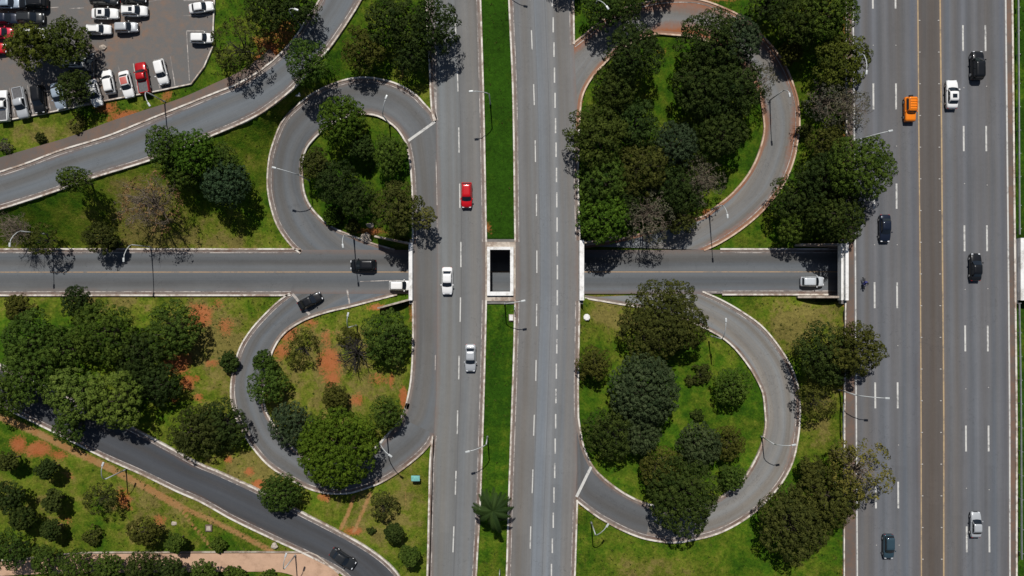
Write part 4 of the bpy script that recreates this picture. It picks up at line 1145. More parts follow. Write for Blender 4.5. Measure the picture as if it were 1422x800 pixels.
car('sedan', 'white', 1322, 131, 90, 'white sedan with a black sunroof on the right highway carriageway', sunroof=True, scale=1.04)
car('suv', 'black', 1357, 91, 90, 'glossy black car ahead of the white sedan at the top right', scale=1.04)
car('sedan', 'blueblack', 1229, 317, -90, 'dark blue-black sedan on the left highway carriageway near the tree shadow')
car('sedan', 'black', 1355, 371, 90, 'black sedan with white headlights crossing the highway bridge')
car('hatch', 'teal', 1234, 759, -90, 'dark blue-grey hatchback on the highway near the bottom edge')
car('sedan', 'silver', 1355.5, 729, 90, 'silver car in the right highway carriageway near the bottom', scale=.93)
car('hatch', 'red', 648, 271, -90, 'bright red car driving down the left avenue carriageway', scale=1.05)
car('sedan', 'white', 621, 390, -90, 'white sedan on the avenue level with the light well')
car('sedan', 'silver', 653.3, 497, -90, 'pale silver sedan on the avenue south of the light well')
car('hatch', 'black', 504.5, 368, 180, 'black car on the cross road heading away from the underpass', z=-5, scale=1.1)
car('sedan', 'black', 430.5, 418, 27, 'black car leaving the lower left loop across the worn stop line', z=-5, scale=.97)
car('hatch', 'white', 556.5, 396.5, 0, 'white car about to enter the underpass below the avenue', z=-5)
car('hatch', 'palesilver', 1128, 391, 0, 'pale silver-blue car on the cross road about to pass under the highway', z=-5, scale=1.0)
car('sedan', 'graphite', 476, 776, -33, 'dark car on the side road at the bottom')
g = 'cars parked in the lot'
car('pickup', 'white', 4, 147, 94, 'white pickup truck with a dark load bed at the left edge of the lot', group=g)
car('pickup', 'silver', 29, 143, -78, 'silver pickup truck with a dark load bed, second from the left edge', group=g)
car('suv', 'black', 54, 138, -84, 'black car parked between the silver pickup and the pale blue sedan', group=g)
car('sedan', 'lightblue', 81, 133, -76, 'pale blue sedan parked against the kerb beside the dense tree', group=g)
car('sedan', 'white', 131, 129, -73, 'white sedan parked half under the dense tree', group=g)
car('hatch', 'white', 150.5, 114, 102, 'white hatchback parked beside the salmon-roofed car', group=g)
car('sedan', 'white', 175.5, 117, -76, 'white car with a faded salmon roof', group=g, roofpaint=True)
car('pickup', 'darkred', 198, 108, 100, 'red pickup truck with a grey load bed', group=g)
car('hatch', 'white', 224, 100, -76, 'white hatchback parked at the end of the row beside the empty bay', group=g, scale=1.04)
car('sedan', 'white', 279, 10, 8, 'white car at the upper right corner of the parking lot', group=g, scale=.9)
car('hatch', 'white', 280, 53, 0, 'white car parked in the marked corner bay', group=g, scale=.95)
car('sedan', 'white', 145.5, 19, 0, 'white sedan with a black sunroof in the middle of the lot', group=g, sunroof=True, scale=.98)
car('suv', 'white', 187, 15.5, 0, 'white sport utility car with a sunroof in the middle of the lot', group=g, sunroof=True, scale=.92)
car('wagon', 'white', 137, 41, 0, 'white estate car in the lower middle row', group=g, scale=.92)
car('hatch', 'silver', 175, 38, 2, 'small silver-white hatchback behind the white estate', group=g, scale=.95)
car('suv', 'graphite', 145, -1, 0, 'dark car above the white sunroof sedan at the top edge', group=g)
car('sedan', 'black', 185, -3, 0, 'black car above the white sport utility at the top edge', group=g, scale=.95)
car('suv', 'graphite', 43, 25, 0, 'dark grey car parked just above the sparse tree', group=g, scale=.95)
car('sedan', 'blueblack', 8, 26, 0, 'dark blue-black car at the left edge above the red cars', group=g)
car('suv', 'black', 46, 4, 180, 'black car at the top left of the lot', group=g, scale=1.05)
car('sedan', 'lightblue', 12, 4, 0, 'pale blue-white sedan at the top left corner', group=g)
car('hatch', 'pink', 3, 46, 0, 'crimson-pink car parked at the left edge of the lot', group=g)
car('hatch', 'red', -8, 67, 0, 'red car poking in at the left edge of the lot', group=g)
car('suv', 'white', 45, 47, 0, 'white car hidden beneath the upper part of the sparse tree', group=g, scale=.95)
car('wagon', 'white', 105, 86, 0, 'white car hidden between the sparse tree and the dense tree', group=g, scale=.95)
car('sedan', 'darkgrey', 124, 91, 90, 'dark silver car in the shade right of the dense tree', group=g, scale=.9)

# ------------------------------------------------------------------ motorcycle and rider
mx, my, _ = P(1200.5, 393, 0.7)
mo = tag(empty('motorcycle', (mx, my, 0.015), math.radians(-86)), 'small dark motorcycle at the left side of the highway bridge', 'motorcycle')
for x in (-.64, .66):
    bm = bmesh.new()
    m = MB(); ring = []
    pts = [(x + .26 * math.cos(a), 0, .31 + .26 * math.sin(a)) for a in np.linspace(0, 2 * math.pi, 19)]
    m.tube(pts, .055, .055, 6); wh = m.build('wheel', M['rubber'], mo, True)
    m = MB(); m.tube([(x, -.06, .31), (x, .06, .31)], .12, .12, 10); m.build('hub', M['rim'], wh)
    bm.free()
m = MB(); m.tube([(.66, .07, .31), (.48, .07, .8), (.42, .05, .98)], .03, .03, 6); m.tube([(.66, -.07, .31), (.48, -.07, .8), (.42, -.05, .98)], .03, .03, 6); m.build('fork', M['steel'], mo, True)
m = MB(); m.tube([(.42, -.36, 1.0), (.46, 0, 1.03), (.42, .36, 1.0)], .02, .02, 6); m.build('handlebar', M['black_trim'], mo, True)
m = MB(); m.box(-.1, .36, -.14, .14, .62, .88); m.build('fuel_tank', paint('blue', (0.02, 0.04, 0.22)), mo, bevel=.09)
m = MB(); m.box(-.75, -.05, -.13, .13, .72, .82); m.build('seat', M['black_trim'], mo, bevel=.04)
m = MB(); m.box(-.2, .25, -.15, .15, .25, .6); m.tube([(-.1, -.12, .3), (-.8, -.2, .38)], .05, .06, 8); m.build('engine', M['rim'], mo, bevel=.02)
m = MB(); m.tube([(.5, 0, .9), (.62, 0, .9)], .1, .1, 12); m.build('headlight', M['head_lamp'], mo)
# rider: one skinned body
V = [(-.22, 0, .95), (-.2, 0, 1.15), (-.1, 0, 1.38), (-.02, 0, 1.5), (.04, 0, 1.62), (.07, 0, 1.74),
     (-.05, .21, 1.42), (.12, .33, 1.22), (.36, .31, 1.08), (.43, .33, 1.05), (-.05, -.21, 1.42), (.12, -.33, 1.22), (.36, -.31, 1.08), (.43, -.33, 1.05),
     (-.18, .13, .9), (.2, .2, .8), (.02, .19, .42), (.16, .2, .36), (-.18, -.13, .9), (.2, -.2, .8), (.02, -.19, .42), (.16, -.2, .36)]
E = [(0, 1), (1, 2), (2, 3), (3, 4), (4, 5), (2, 6), (6, 7), (7, 8), (8, 9), (2, 10), (10, 11), (11, 12), (12, 13), (0, 14), (14, 15), (15, 16), (16, 17), (0, 18), (18, 19), (19, 20), (20, 21)]
Rr = [.16, .15, .17, .07, .09, .09, .075, .055, .04, .045, .075, .055, .04, .045, .1, .075, .05, .045, .1, .075, .05, .045]
pme = bpy.data.meshes.new('person'); pme.from_pydata(V, E, [])
rider = link('person', pme, plain('dark_blue_jacket', (0.03, 0.035, 0.16), .8))
rider.modifiers.new('skin', 'SKIN').use_smooth_shade = True
for i, rv in enumerate(Rr): pme.skin_vertices[0].data[i].radius = (rv, rv)
pme.skin_vertices[0].data[0].use_root = True
sd = rider.modifiers.new('smooth', 'SUBSURF'); sd.levels = 1; sd.render_levels = 2
rider.location = mo.location; rider.rotation_euler = mo.rotation_euler
tag(rider, 'person in a dark blue jacket and helmet riding the motorcycle, leaning to the handlebar', 'person')
bm = bmesh.new(); bmesh.ops.create_uvsphere(bm, u_segments=16, v_segments=12, radius=.16)
for v in bm.verts: v.co = Vector((v.co.x * 1.12 + .08, v.co.y * .95, v.co.z + 1.76))
hm = bpy.data.meshes.new('helmet'); bm.to_mesh(hm); bm.free(); hm.polygons.foreach_set('use_smooth', [True] * len(hm.polygons))
link('helmet', hm, M['black_trim'], rider)

# ------------------------------------------------------------------ trees
def leaf_mat(name, lo, hi, trans=0.05):
    m = bpy.data.materials.new(name); m.use_nodes = True
    n, l = m.node_tree.nodes, m.node_tree.links
    b = n['Principled BSDF']; out = n['Material Output']
    at = n.new('ShaderNodeAttribute'); at.attribute_name = 'tint'
    c = ramp(n, l, at.outputs['Fac'], [(0.0, lo), (0.5, tuple((a + d) / 2 * 0.95 for a, d in zip(lo, hi))), (1.0, hi)])
    oi = n.new('ShaderNodeObjectInfo')
    c = mixc(n, l, 1.0, c, ramp(n, l, oi.outputs['Random'], [(0.0, (0.70, 0.74, 0.75)), (0.35, (0.92, 0.90, 0.90)), (0.7, (1.12, 1.00, 0.8)), (1.0, (0.86, 0.98, 0.97))]), 'MULTIPLY')
    l.new(c, b.inputs['Base Color']); b.inputs['Roughness'].default_value = 0.7; b.inputs['Specular IOR Level'].default_value = 0.06
    t = n.new('ShaderNodeBsdfTranslucent'); l.new(c, t.inputs['Color'])
    mx = n.new('ShaderNodeMixShader'); mx.inputs[0].default_value = trans
    l.new(b.outputs[0], mx.inputs[1]); l.new(t.outputs[0], mx.inputs[2]); l.new(mx.outputs[0], out.inputs['Surface'])
    return m
LEAF = {
    'dense_palm': leaf_mat('palm_fronds', (0.008, 0.022, 0.007), (0.036, 0.066, 0.018)),
    'mid': leaf_mat('leaves_mid_green', (0.020, 0.045, 0.007), (0.090, 0.140, 0.022)),
    'bright': leaf_mat('leaves_bright_green', (0.028, 0.062, 0.006), (0.092, 0.152, 0.014)),
    'pale': leaf_mat('leaves_pale_green', (0.045, 0.088, 0.014), (0.138, 0.200, 0.040)),
    'dark': leaf_mat('leaves_dark_green', (0.013, 0.028, 0.006), (0.058, 0.084, 0.018)),
    'olive': leaf_mat('leaves_olive', (0.026, 0.036, 0.008), (0.094, 0.104, 0.022)),
    'olive_green': leaf_mat('leaves_olive_green', (0.030, 0.046, 0.008), (0.105, 0.130, 0.020)),
    'yellow': leaf_mat('leaves_yellow_olive', (0.055, 0.065, 0.014), (0.190, 0.180, 0.045)),
    'blue': leaf_mat('leaves_blue_green', (0.020, 0.038, 0.016), (0.070, 0.100, 0.045)),
    'grey': leaf_mat('leaves_grey_green', (0.040, 0.045, 0.030), (0.125, 0.125, 0.090)),
    'dry': leaf_mat('leaves_dry_brown', (0.10, 0.060, 0.028), (0.28, 0.19, 0.095)),
}
M['bark'] = plain('bark', (0.085, 0.065, 0.050), 0.95, var=0.35, scale=4)
M['bark_dark'] = plain('dark_bark', (0.035, 0.03, 0.026), 0.95, var=0.35, scale=4)
M['bark_grey'] = plain('grey_bark', (0.19, 0.15, 0.11), 0.95, var=0.3, scale=4)

STYLE = {  # leaf material, clump spacing, clump radius, leaves per clump, leaf size, coverage, lobe spread, bark
    'mid': ('mid', .80, .50, 46, .145, 1.0, .62, 'bark'),
    'dense': ('dark', .78, .49, 46, .145, 1.0, .60, 'bark'),
    'dark': ('dark', .84, .58, 46, .155, .91, .68, 'bark_dark'),
    'blue': ('blue', .72, .44, 36, .15, 1.0, .55, 'bark'),
    'bright': ('bright', .76, .46, 40, .15, 1.0, .50, 'bark'),
    'pale': ('pale', .98, .56, 56, .17, 1.0, .58, 'bark'),
    'olive': ('olive', .78, .54, 44, .15, .90, .66, 'bark'),
    'yellow': ('yellow', .85, .62, 20, .20, .72, .66, 'bark_grey'),
    'grey': ('grey', .80, .60, 20, .16, .74, .70, 'bark_grey'),
    'sparse': ('olive', .80, .62, 30, .18, .74, .74, 'bark_dark'),
    'open': ('olive_green', .84, .66, 44, .18, .90, .74, 'bark_dark'),
    'dome': ('mid', .74, .45, 40, .15, 1.0, .60, 'bark'),
    'dry': ('dry', .80, .60, 14, .17, .55, .70, 'bark_grey'),
    'bare': ('grey', 1.0, .5, 0, .15, .0, .74, 'bark_grey'),
    'darkbare': ('grey', 1.0, .5, 0, .15, .0, .74, 'bark_dark'),
}

def crown_mesh(rng, R, hc, style, semi, squash=1.0):
    lm, sp, rc, nl, ls, cover, spread, bark = STYLE[style]
    small = min(1.0, max(0.42, R / 4.0)); sp *= small; rc *= small; ls *= max(.75, small); 
    k = int(4 + R * 1.5) if R > 1.6 else 4
    lobes = [(0, 0, hc + semi * .18, R * .60)]
    dome = style in ('bright', 'blue', 'dome', 'bush_dome')
    if dome:
        lobes = [(0, 0, hc - semi * .05, R * .86)]
        k2 = int(7 + R)
        for i in range(k2):
            a = 2 * math.pi * (i + rng.uniform(-.25, .25)) / k2; lr = R * rng.uniform(.26, .34); rho = R * rng.uniform(.97, 1.02) - lr
            lobes.append((math.cos(a) * rho, math.sin(a) * rho, hc - semi * rng.uniform(.1, .3), lr))
        k = 0
    for i in range(k):
        a = 2 * math.pi * (i + rng.uniform(-.35, .35)) / k; rho = R * spread * rng.uniform(.72, 1.04); lr = R * rng.uniform(.30, .44)
        rho = min(rho, R * 1.05 - lr)
        lobes.append((math.cos(a) * rho, math.sin(a) * rho, hc + semi * rng.uniform(-.28, .12), lr))
    for i in range(max(2, k // 2) if not dome else 5):
        a = rng.uniform(0, 6.28); rho = R * rng.uniform(.15, .42); lobes.append((math.cos(a) * rho, math.sin(a) * rho, hc + semi * rng.uniform(.2, .5), R * rng.uniform(.26, .38)))
    vz = semi / R * 1.15
    cl = []; nr = []
    for (x, y, z, r) in lobes:
        n = int(4 * math.pi * r * r / (sp * sp) * 2.0) + 6
        d = rng.normal(size=(n, 3)); d /= np.linalg.norm(d, axis=1)[:, None]
        d = d[d[:, 2] > -.45]
        p = np.array((x, y, z)) + d * r * np.array((1, 1, vz)) * rng.uniform(.86, 1.08, (len(d), 1))
        keep = np.ones(len(p), bool)
        for (x2, y2, z2, r2) in lobes:
            if (x2, y2, z2, r2) == (x, y, z, r): continue
            e = (p - np.array((x2, y2, z2))) / np.array((r2, r2, r2 * vz))
            keep &= (e**2).sum(1) > .74
        cl.append(p[keep]); nr.append(d[keep])
    cl = np.concatenate(cl); nr = np.concatenate(nr)
    order = rng.permutation(len(cl)); cl = cl[order]; nr = nr[order]
    # thin to the wanted spacing
    grid = {}; sel = []
    for i, p in enumerate(cl):
        key = (int(p[0] // sp), int(p[1] // sp), int(p[2] // sp)); ok = True
        for dx in (-1, 0, 1):
            for dy in (-1, 0, 1):
                for dz in (-1, 0, 1):
                    for j in grid.get((key[0] + dx, key[1] + dy, key[2] + dz), ()):
                        if ((cl[j] - p)**2).sum() < (sp * .80)**2: ok = False; break
                    if not ok: break
                if not ok: break
            if not ok: break
        if ok:
            grid.setdefault(key, []).append(i); sel.append(i)
    cl = cl[sel]; nr = nr[sel]
    if cover < 1:
        # clearings follow a coarse pattern so gaps read as gaps between limbs
        ph = rng.uniform(0, 6, 6)
        f = np.sin(cl[:, 0] * 1.5 + ph[0]) + np.sin(cl[:, 1] * 1.6 + ph[1]) + np.sin((cl[:, 0] + cl[:, 1]) * 1.0 + ph[2]) + rng.normal(0, .9, len(cl))
        thr = np.quantile(f, 1 - cover); m = f >= thr; cl = cl[m]; nr = nr[m]
    nc = len(cl)
    if nc == 0: return None, lobes
    # surface leaves
    cs = rng.uniform(.75, 1.3, nc)
    idx = np.repeat(np.arange(nc), nl)
    d = rng.normal(size=(len(idx), 3)) + nr[idx] * .8 + np.array((0, 0, .35)); d /= np.linalg.norm(d, axis=1)[:, None]
    pos = cl[idx] + d * (rc * cs[idx] * rng.uniform(.5, 1.05, len(idx)) ** .5)[:, None] * np.array((1, 1, .75))
    nv = d + rng.normal(size=d.shape) * .30; nv /= np.linalg.norm(nv, axis=1)[:, None]
    size = ls * rng.uniform(.6, 1.35, len(idx))
    tint = np.clip(rng.normal(.5, .17, nc)[idx] + rng.normal(0, .07, len(idx)), 0, 1)
    # deeper, bigger leaves fill the crown and block light; darker tint adds painted shade
    if cover > .8:
        ni = int(nc * 9); j = rng.integers(0, nc, ni)
        c0 = np.array((0, 0, hc - semi * .1)); t = rng.uniform(.55, .93, ni)[:, None]
        p2 = c0 + (cl[j] - c0) * t + rng.normal(0, .25 * small, (ni, 3)); n2 = rng.normal(size=(ni, 3)) + np.array((0, 0, .8)); n2 /= np.linalg.norm(n2, axis=1)[:, None]
        pos = np.r_[pos, p2]; nv = np.r_[nv, n2]; size = np.r_[size, ls * 1.9 * rng.uniform(.7, 1.3, ni)]; tint = np.r_[tint, np.clip(rng.normal(.4, .2, ni), 0, 1)]
    # stray twigs of leaves beyond the outline
    u = np.cross(nv, rng.normal(size=nv.shape)); u /= np.maximum(np.linalg.norm(u, axis=1), 1e-6)[:, None]; w = np.cross(nv, u)
    u = u * size[:, None]; w = w * (size * .55)[:, None]
    V = np.stack([pos - u, pos - w * .9 + u * .1, pos + u, pos + w * .9 + u * .1], 1)
    V[:, :, 1] *= squash
    V[:, :, 2] = np.maximum(V[:, :, 2], .05)
    return quads_mesh('crown', V, tint), lobes

def limbs(rng, b, R, hc, semi, lobes, trunk_r, bare=False, dark=False):
    lean = rng.uniform(-.06, .06, 2) * hc
    fork = Vector((lean[0], lean[1], hc * (.42 if not bare else .38)))
    b.tube([(0, 0, -.5), (lean[0] * .4, lean[1] * .4, hc * .2), fork], trunk_r, trunk_r * .72, 8)
    for (x, y, z, r) in lobes:
        e = Vector((x * (.9 if not bare else 1.15), y * (.9 if not bare else 1.15), z + (0 if not bare else r * .3)))
        m = fork.lerp(e, .5) + Vector((rng.uniform(-.12, .12) * R, rng.uniform(-.12, .12) * R, -.05 * R))
        b.tube([fork, m, e], trunk_r * .5, trunk_r * .14, 6)
        nt = 3 if not bare else 6
        for q in range(nt):
            s = m.lerp(e, rng.uniform(.0, .9)); dd = Vector(tuple(rng.normal(size=3))); dd.z = abs(dd.z) * .6 + .1; dd.normalize()
            e2 = s + dd * r * rng.uniform(.7, 1.25)
            b.tube([s, s.lerp(e2, .5) + Vector(tuple(rng.normal(size=3))) * .08 * R * .5, e2], trunk_r * .17, trunk_r * .06, 4)
            if bare:
                for q2 in range(5 if not dark else 2):
                    s2 = s.lerp(e2, rng.uniform(.2, 1)); d2 = (dd + Vector(tuple(rng.normal(size=3))) * .8).normalized(); e3 = s2 + d2 * r * rng.uniform(.35, .75)
                    b.tube([s2, e3], trunk_r * .07, trunk_r * .03, 3)
                    for q3 in range(3):
                        s3 = s2.lerp(e3, rng.uniform(.2, 1)); e4 = s3 + (d2 + Vector(tuple(rng.normal(size=3)))).normalized() * r * rng.uniform(.15, .35)
                        b.tube([s3, e4], max(.012, trunk_r * .035), .01, 3)

TREE_N = 0
def tree(px, py, rpx, style, label, name='tree', h=1.0, squash=1.0, group=None, zg=None, leafy=True):
    """px,py: middle of the crown seen from the air; rpx: its radius there"""
    global TREE_N
    TREE_N += 1
    rng = np.random.default_rng(1000 + TREE_N)
    R = rpx * K
    low = name in ('shrub', 'bush')
    if low: hc, semi = R * .55 * h, R * .55
    else: hc, semi = (2.1 + .52 * R) * h, R * .60
    if zg is None:
        zz = -1.0
        for _ in range(3):
            X, Y, _z = P(px, py, zz + hc); zz = ground_z(X, Y)
    else: zz = zg
    X, Y, _z = P(px, py, zz + hc); zz = ground_z(X, Y) if zg is None else zg
    R *= (CAM_H - zz - hc) / CAM_H
    o = tag(empty(name, (X, Y, zz)), label, 'shrub' if low else 'tree', group or ('shrubs on the grass' if low else 'trees around the loops'))
    o.rotation_euler.z = 0
    lm, sp, rc, nl, ls, cover, spread, bark = STYLE[style]
    cm, lobes = crown_mesh(rng, R, hc, style, semi, squash)
    lobes = [(x, y * squash, z, r) for x, y, z, r in lobes]
    b = MB(); limbs(rng, b, R, hc, semi, lobes, .05 * R + .06 if not low else .035 * R + .03, style in ('bare', 'darkbare', 'dry', 'grey'), style in ('darkbare', 'grey'))
    me = mesh_from('trunk', b.v, b.f, True); link('trunk', me, M[bark], o)
    if cm is not None: link('crown' if not low else 'foliage', cm, LEAF[lm], o)
    return o

T = tree
def S(px, py, r, style, label, h=1.0, squash=1.0): return tree(px, py, r, style, label, 'shrub', h, squash)
# parking lot and upper left
T(40, 62, 32, 'open', 'sparse olive tree spreading over the cars at the far left of the lot', h=1.15)
T(90, 60, 32, 'open', 'open-crowned olive tree with visible limbs in the middle of the parking lot', h=1.15)
T(103, 122, 28, 'dense', 'dense dark round tree over the bottom row of parked cars')
T(333, 62, 35, 'sparse', 'thin twiggy olive tree on the grass right of the parking lot')
T(370, 12, 31, 'dark', 'dark tree at the top beside the red earth patch', h=1.1)
T(414, 12, 30, 'dark', 'dark tree leaning over the curving side road at the top', h=1.1)
T(427, 84, 31, 'mid', 'round green tree between the side road and the upper left loop', h=1.2)
T(503, 68, 31, 'olive', 'olive-brown tree on the grass above the upper left loop')
T(545, 30, 36, 'dark', 'dark tree at the top, west half of the clump beside the avenue', h=1.1)
T(600, 38, 38, 'dark', 'dark tree at the top overhanging the avenue carriageway', h=1.1)
T(572, 78, 27, 'dark', 'small dark tree at the foot of the clump beside the avenue')
T(103, 250, 27, 'mid', 'lone mid-green tree overhanging the long side road', h=1.25, squash=.7)
T(230, 202, 30, 'mid', 'green tree at the upper left of the clump below the side road')
T(268, 212, 33, 'bright', 'brightest green tree in the middle of the clump below the side road')
T(306, 222, 27, 'mid', 'green tree at the upper right of the clump below the side road')
T(312, 254, 33, 'blue', 'blue-green round tree at the lower right of the clump below the side road', h=1.2)
T(252, 240, 26, 'mid', 'low green tree at the bottom of the clump below the side road')
T(205, 284, 44, 'dry', 'wide leafless brown tree on the grass above the cross road')
T(138, 330, 24, 'olive', 'small olive tree on the bank right above the cross road', squash=.85)
T(158, 338, 11, 'dark', 'tiny dark sapling touching the olive tree above the cross road')
T(18, 322, 30, 'bare', 'grey leafless tree at the far left above the cross road', h=.9)
T(58, 332, 20, 'sparse', 'small twiggy tree beside the street lamp above the cross road', h=1.2)
S(57, 190, 8, 'olive', 'small shrub on the strip between the lot and the side road')
S(8, 203, 10, 'grey', 'greyish shrub at the left edge above the side road')
S(107, 172, 12, 'yellow', 'yellowish shrub below the dense tree beside the red pavement')
# upper left loop island
T(474, 166, 34, 'bright', 'bright green tree at the top of the upper left loop island', h=1.1)
T(438, 228, 22, 'olive', 'olive tree at the west side of the upper left loop island')
T(466, 252, 30, 'dark', 'dark olive tree in the middle of the upper left loop island')
T(497, 274, 26, 'dark', 'dark tree south of centre in the upper left loop island')
T(503, 205, 18, 'dark', 'small dark tree in the shade of the bright tree')
T(540, 212, 25, 'mid', 'tree at the east side of the upper left loop island', squash=1.2)
T(552, 290, 36, 'olive', 'brownish olive tree overhanging the avenue at the upper left loop', h=1.15)
T(590, 303, 15, 'yellow', 'small yellow-green outlier tree over the merge lane', h=1.6)
S(463, 301, 14, 'bright', 'vivid light green shrub at the south of the upper left loop island')
S(490, 315, 11, 'olive', 'olive shrub next to the pale rock slab')
# large clump, lower left
T(38, 472, 42, 'mid', 'big smooth dark green tree at the left edge of the large western clump', h=1.15)
T(40, 520, 40, 'mid', 'big tree at the lower left of the large western clump', h=1.15)
T(105, 418, 24, 'dense', 'bushy round tree poking above the large western clump near the cross road', h=.9)
T(140, 462, 46, 'mid', 'big green tree at the centre top of the large western clump', h=1.2)
T(190, 492, 34, 'dense', 'dark green tree right of centre in the large western clump', h=1.1)
T(240, 458, 40, 'mid', 'dark tree at the north east end of the large western clump')
T(105, 545, 44, 'pale', 'pale lime-green cauliflower tree, left half of the bright pair', h=1.35)
T(158, 556, 46, 'pale', 'pale lime-green cauliflower tree, right half of the bright pair', h=1.35)
T(222, 535, 32, 'dense', 'dark tree beside the orange earth in the large western clump', h=.9)
T(95, 595, 24, 'mid', 'green tree hanging over the dark side road below the pale trees', h=1.1)
T(270, 600, 36, 'olive', 'large dark olive tree between the side road and the lower left loop')
T(308, 590, 36, 'dark', 'dark olive tree touching the west bend of the lower left loop')
T(84, 482, 33, 'mid', 'mid-green tree filling the middle of the large western clump', h=1.05)
T(2, 548, 32, 'mid', 'green tree at the left edge hiding the start of the dark side road', h=1.1)
T(182, 525, 26, 'dense', 'dark tree wedged behind the right pale tree', h=.95)
T(25, 428, 20, 'olive', 'low olive tree at the left edge just below the cross road', h=.7)
S(318, 502, 15, 'dark', 'dark shrub outside the west kerb of the lower left loop', h=1.4)
S(285, 598, 12, 'olive', 'olive shrub tucked under the large olive tree')
# lower left meadow
T(10, 640, 15, 'olive', 'olive tree at the left edge of the lower meadow')
T(65, 652, 17, 'dense', 'dark round tree near the red earth in the lower meadow')
T(12, 690, 22, 'dark', 'dark tree at the left edge in the middle of the lower meadow')
T(30, 722, 19, 'dense', 'dark bushy tree in the left group of the lower meadow')
T(73, 697, 16, 'olive', 'olive tree at the right of the left group of the lower meadow')
T(70, 737, 15, 'dense', 'small dark tree at the lower right of the left group')
T(14, 765, 28, 'mid', 'green tree at the bottom left corner')
T(64, 780, 24, 'mid', 'green tree over the left end of the pale path')
T(140, 694, 22, 'sparse', 'sparse olive tree in the middle of the lower meadow')
S(128, 743, 13, 'sparse', 'thin shrub in the middle of the lower meadow')
T(201, 738, 23, 'olive', 'dark olive tree on the right of the lower meadow', squash=.9)
T(243, 754, 15, 'mid', 'small green tree just above the pale path')
S(304, 756, 12, 'mid', 'round green shrub at the top edge of the pale path')
T(108, 788, 26, 'mid', 'tree at the bottom edge below the pale path, near its left end')
T(152, 788, 22, 'mid', 'tree at the bottom edge, second along the pale path')
T(198, 788, 25, 'dense', 'tree at the bottom edge, middle of the row below the path')
T(240, 792, 20, 'dense', 'low tree at the bottom edge right of the middle of the row')
T(283, 796, 21, 'mid', 'green tree at the bottom edge near the right end of the row')
S(325, 800, 16, 'mid', 'shrub ending the row of greenery at the bottom edge')
S(372, 804, 14, 'mid', 'last shrub on the bottom edge below the pale path')
T(389, 685, 30, 'dome', 'compact round tree overhanging the dark side road below the loop', h=1.1, squash=.9)
# lower left loop island
T(372, 535, 29, 'mid', 'tree at the west side of the lower left loop island')
T(366, 500, 15, 'mid', 'small green tree over the kerb at the west of the loop', h=1.2)
S(420, 486, 24, 'sparse', 'sparse patchy shrub in the north west of the lower left island', squash=1.1)
T(465, 552, 19, 'olive', 'small dark olive tree at the centre of the lower left island')
T(404, 590, 31, 'blue', 'dark round tree beside the big bright dome tree')
T(467, 624, 56, 'bright', 'biggest tree of the lower left loop, a smooth bright green dome', h=1.1)
T(537, 575, 25, 'mid', 'tree on the east side of the lower left loop island')
T(538, 470, 37, 'mid', 'large dense tree in the north east of the lower left island')
T(492, 490, 34, 'darkbare', 'dark leafless tree left of the large dense tree in the loop', h=.8)
S(484, 470, 15, 'sparse', 'thin green shrub under the leafless tree')
T(533, 702, 18, 'sparse', 'thin olive tree on the grass between the side road and avenue', h=.8)
T(547, 740, 15, 'dense', 'small dark tree in the wedge of grass near the bottom')
T(569, 773, 16, 'mid', 'small tree at the bottom of the wedge of grass beside the avenue')
S(516, 737, 6, 'dark', 'tiny dark shrub in the wedge of grass')
# upper right loop island
T(880, 72, 44, 'dense', 'big dark tree at the north west of the upper right loop island', h=1.2)
T(985, 62, 46, 'dark', 'big dark tree leaning over the top of the upper right loop', h=1.2)
T(975, 118, 42, 'dense', 'big dark tree at the north centre of the upper right loop island', h=1.2)
T(1018, 122, 44, 'dark', 'dark tree inside the east bend of the upper right loop', h=1.2)
T(1024, 55, 34, 'blue', 'blue-green tree over the north east bend of the loop', h=1.3)
T(1052, 112, 28, 'grey', 'greyish sparse tree overhanging the east bend of the upper right loop', h=1.25)
T(855, 125, 34, 'dense', 'dark tree west of the grass gap in the upper right loop', h=1.1)
T(828, 188, 40, 'open', 'yellowish olive tree overhanging the avenue in the upper right loop', h=1.1)
T(882, 172, 34, 'dark', 'dark tree below the grass gap in the upper right loop')
T(1000, 185, 40, 'dense', 'dark tree at the east centre of the upper right loop island', h=1.1)
T(938, 200, 32, 'blue', 'rounded blue-green tree at the centre of the upper right loop island', h=1.1)
T(838, 250, 38, 'mid', 'green tree beside the avenue in the lower west of the upper right loop', h=1.05)
T(890, 235, 40, 'olive', 'olive tree in the centre west of the upper right loop island', h=1.05)
T(935, 262, 38, 'dark', 'dark tree in the south centre of the upper right loop island')
T(972, 250, 34, 'grey', 'sparse grey tree beside the grass of the upper right loop island')
T(898, 298, 40, 'grey', 'grey twiggy tree near the cross road in the upper right loop', h=1.1)
T(838, 302, 36, 'bright', 'bright-topped tree beside the east parapet of the avenue bridge', h=1.2)
T(945, 300, 26, 'olive', 'olive tree above the red earth at the foot of the upper right loop')
T(868, 275, 28, 'dense', 'small dark tree squeezed into the south west of the upper right island')
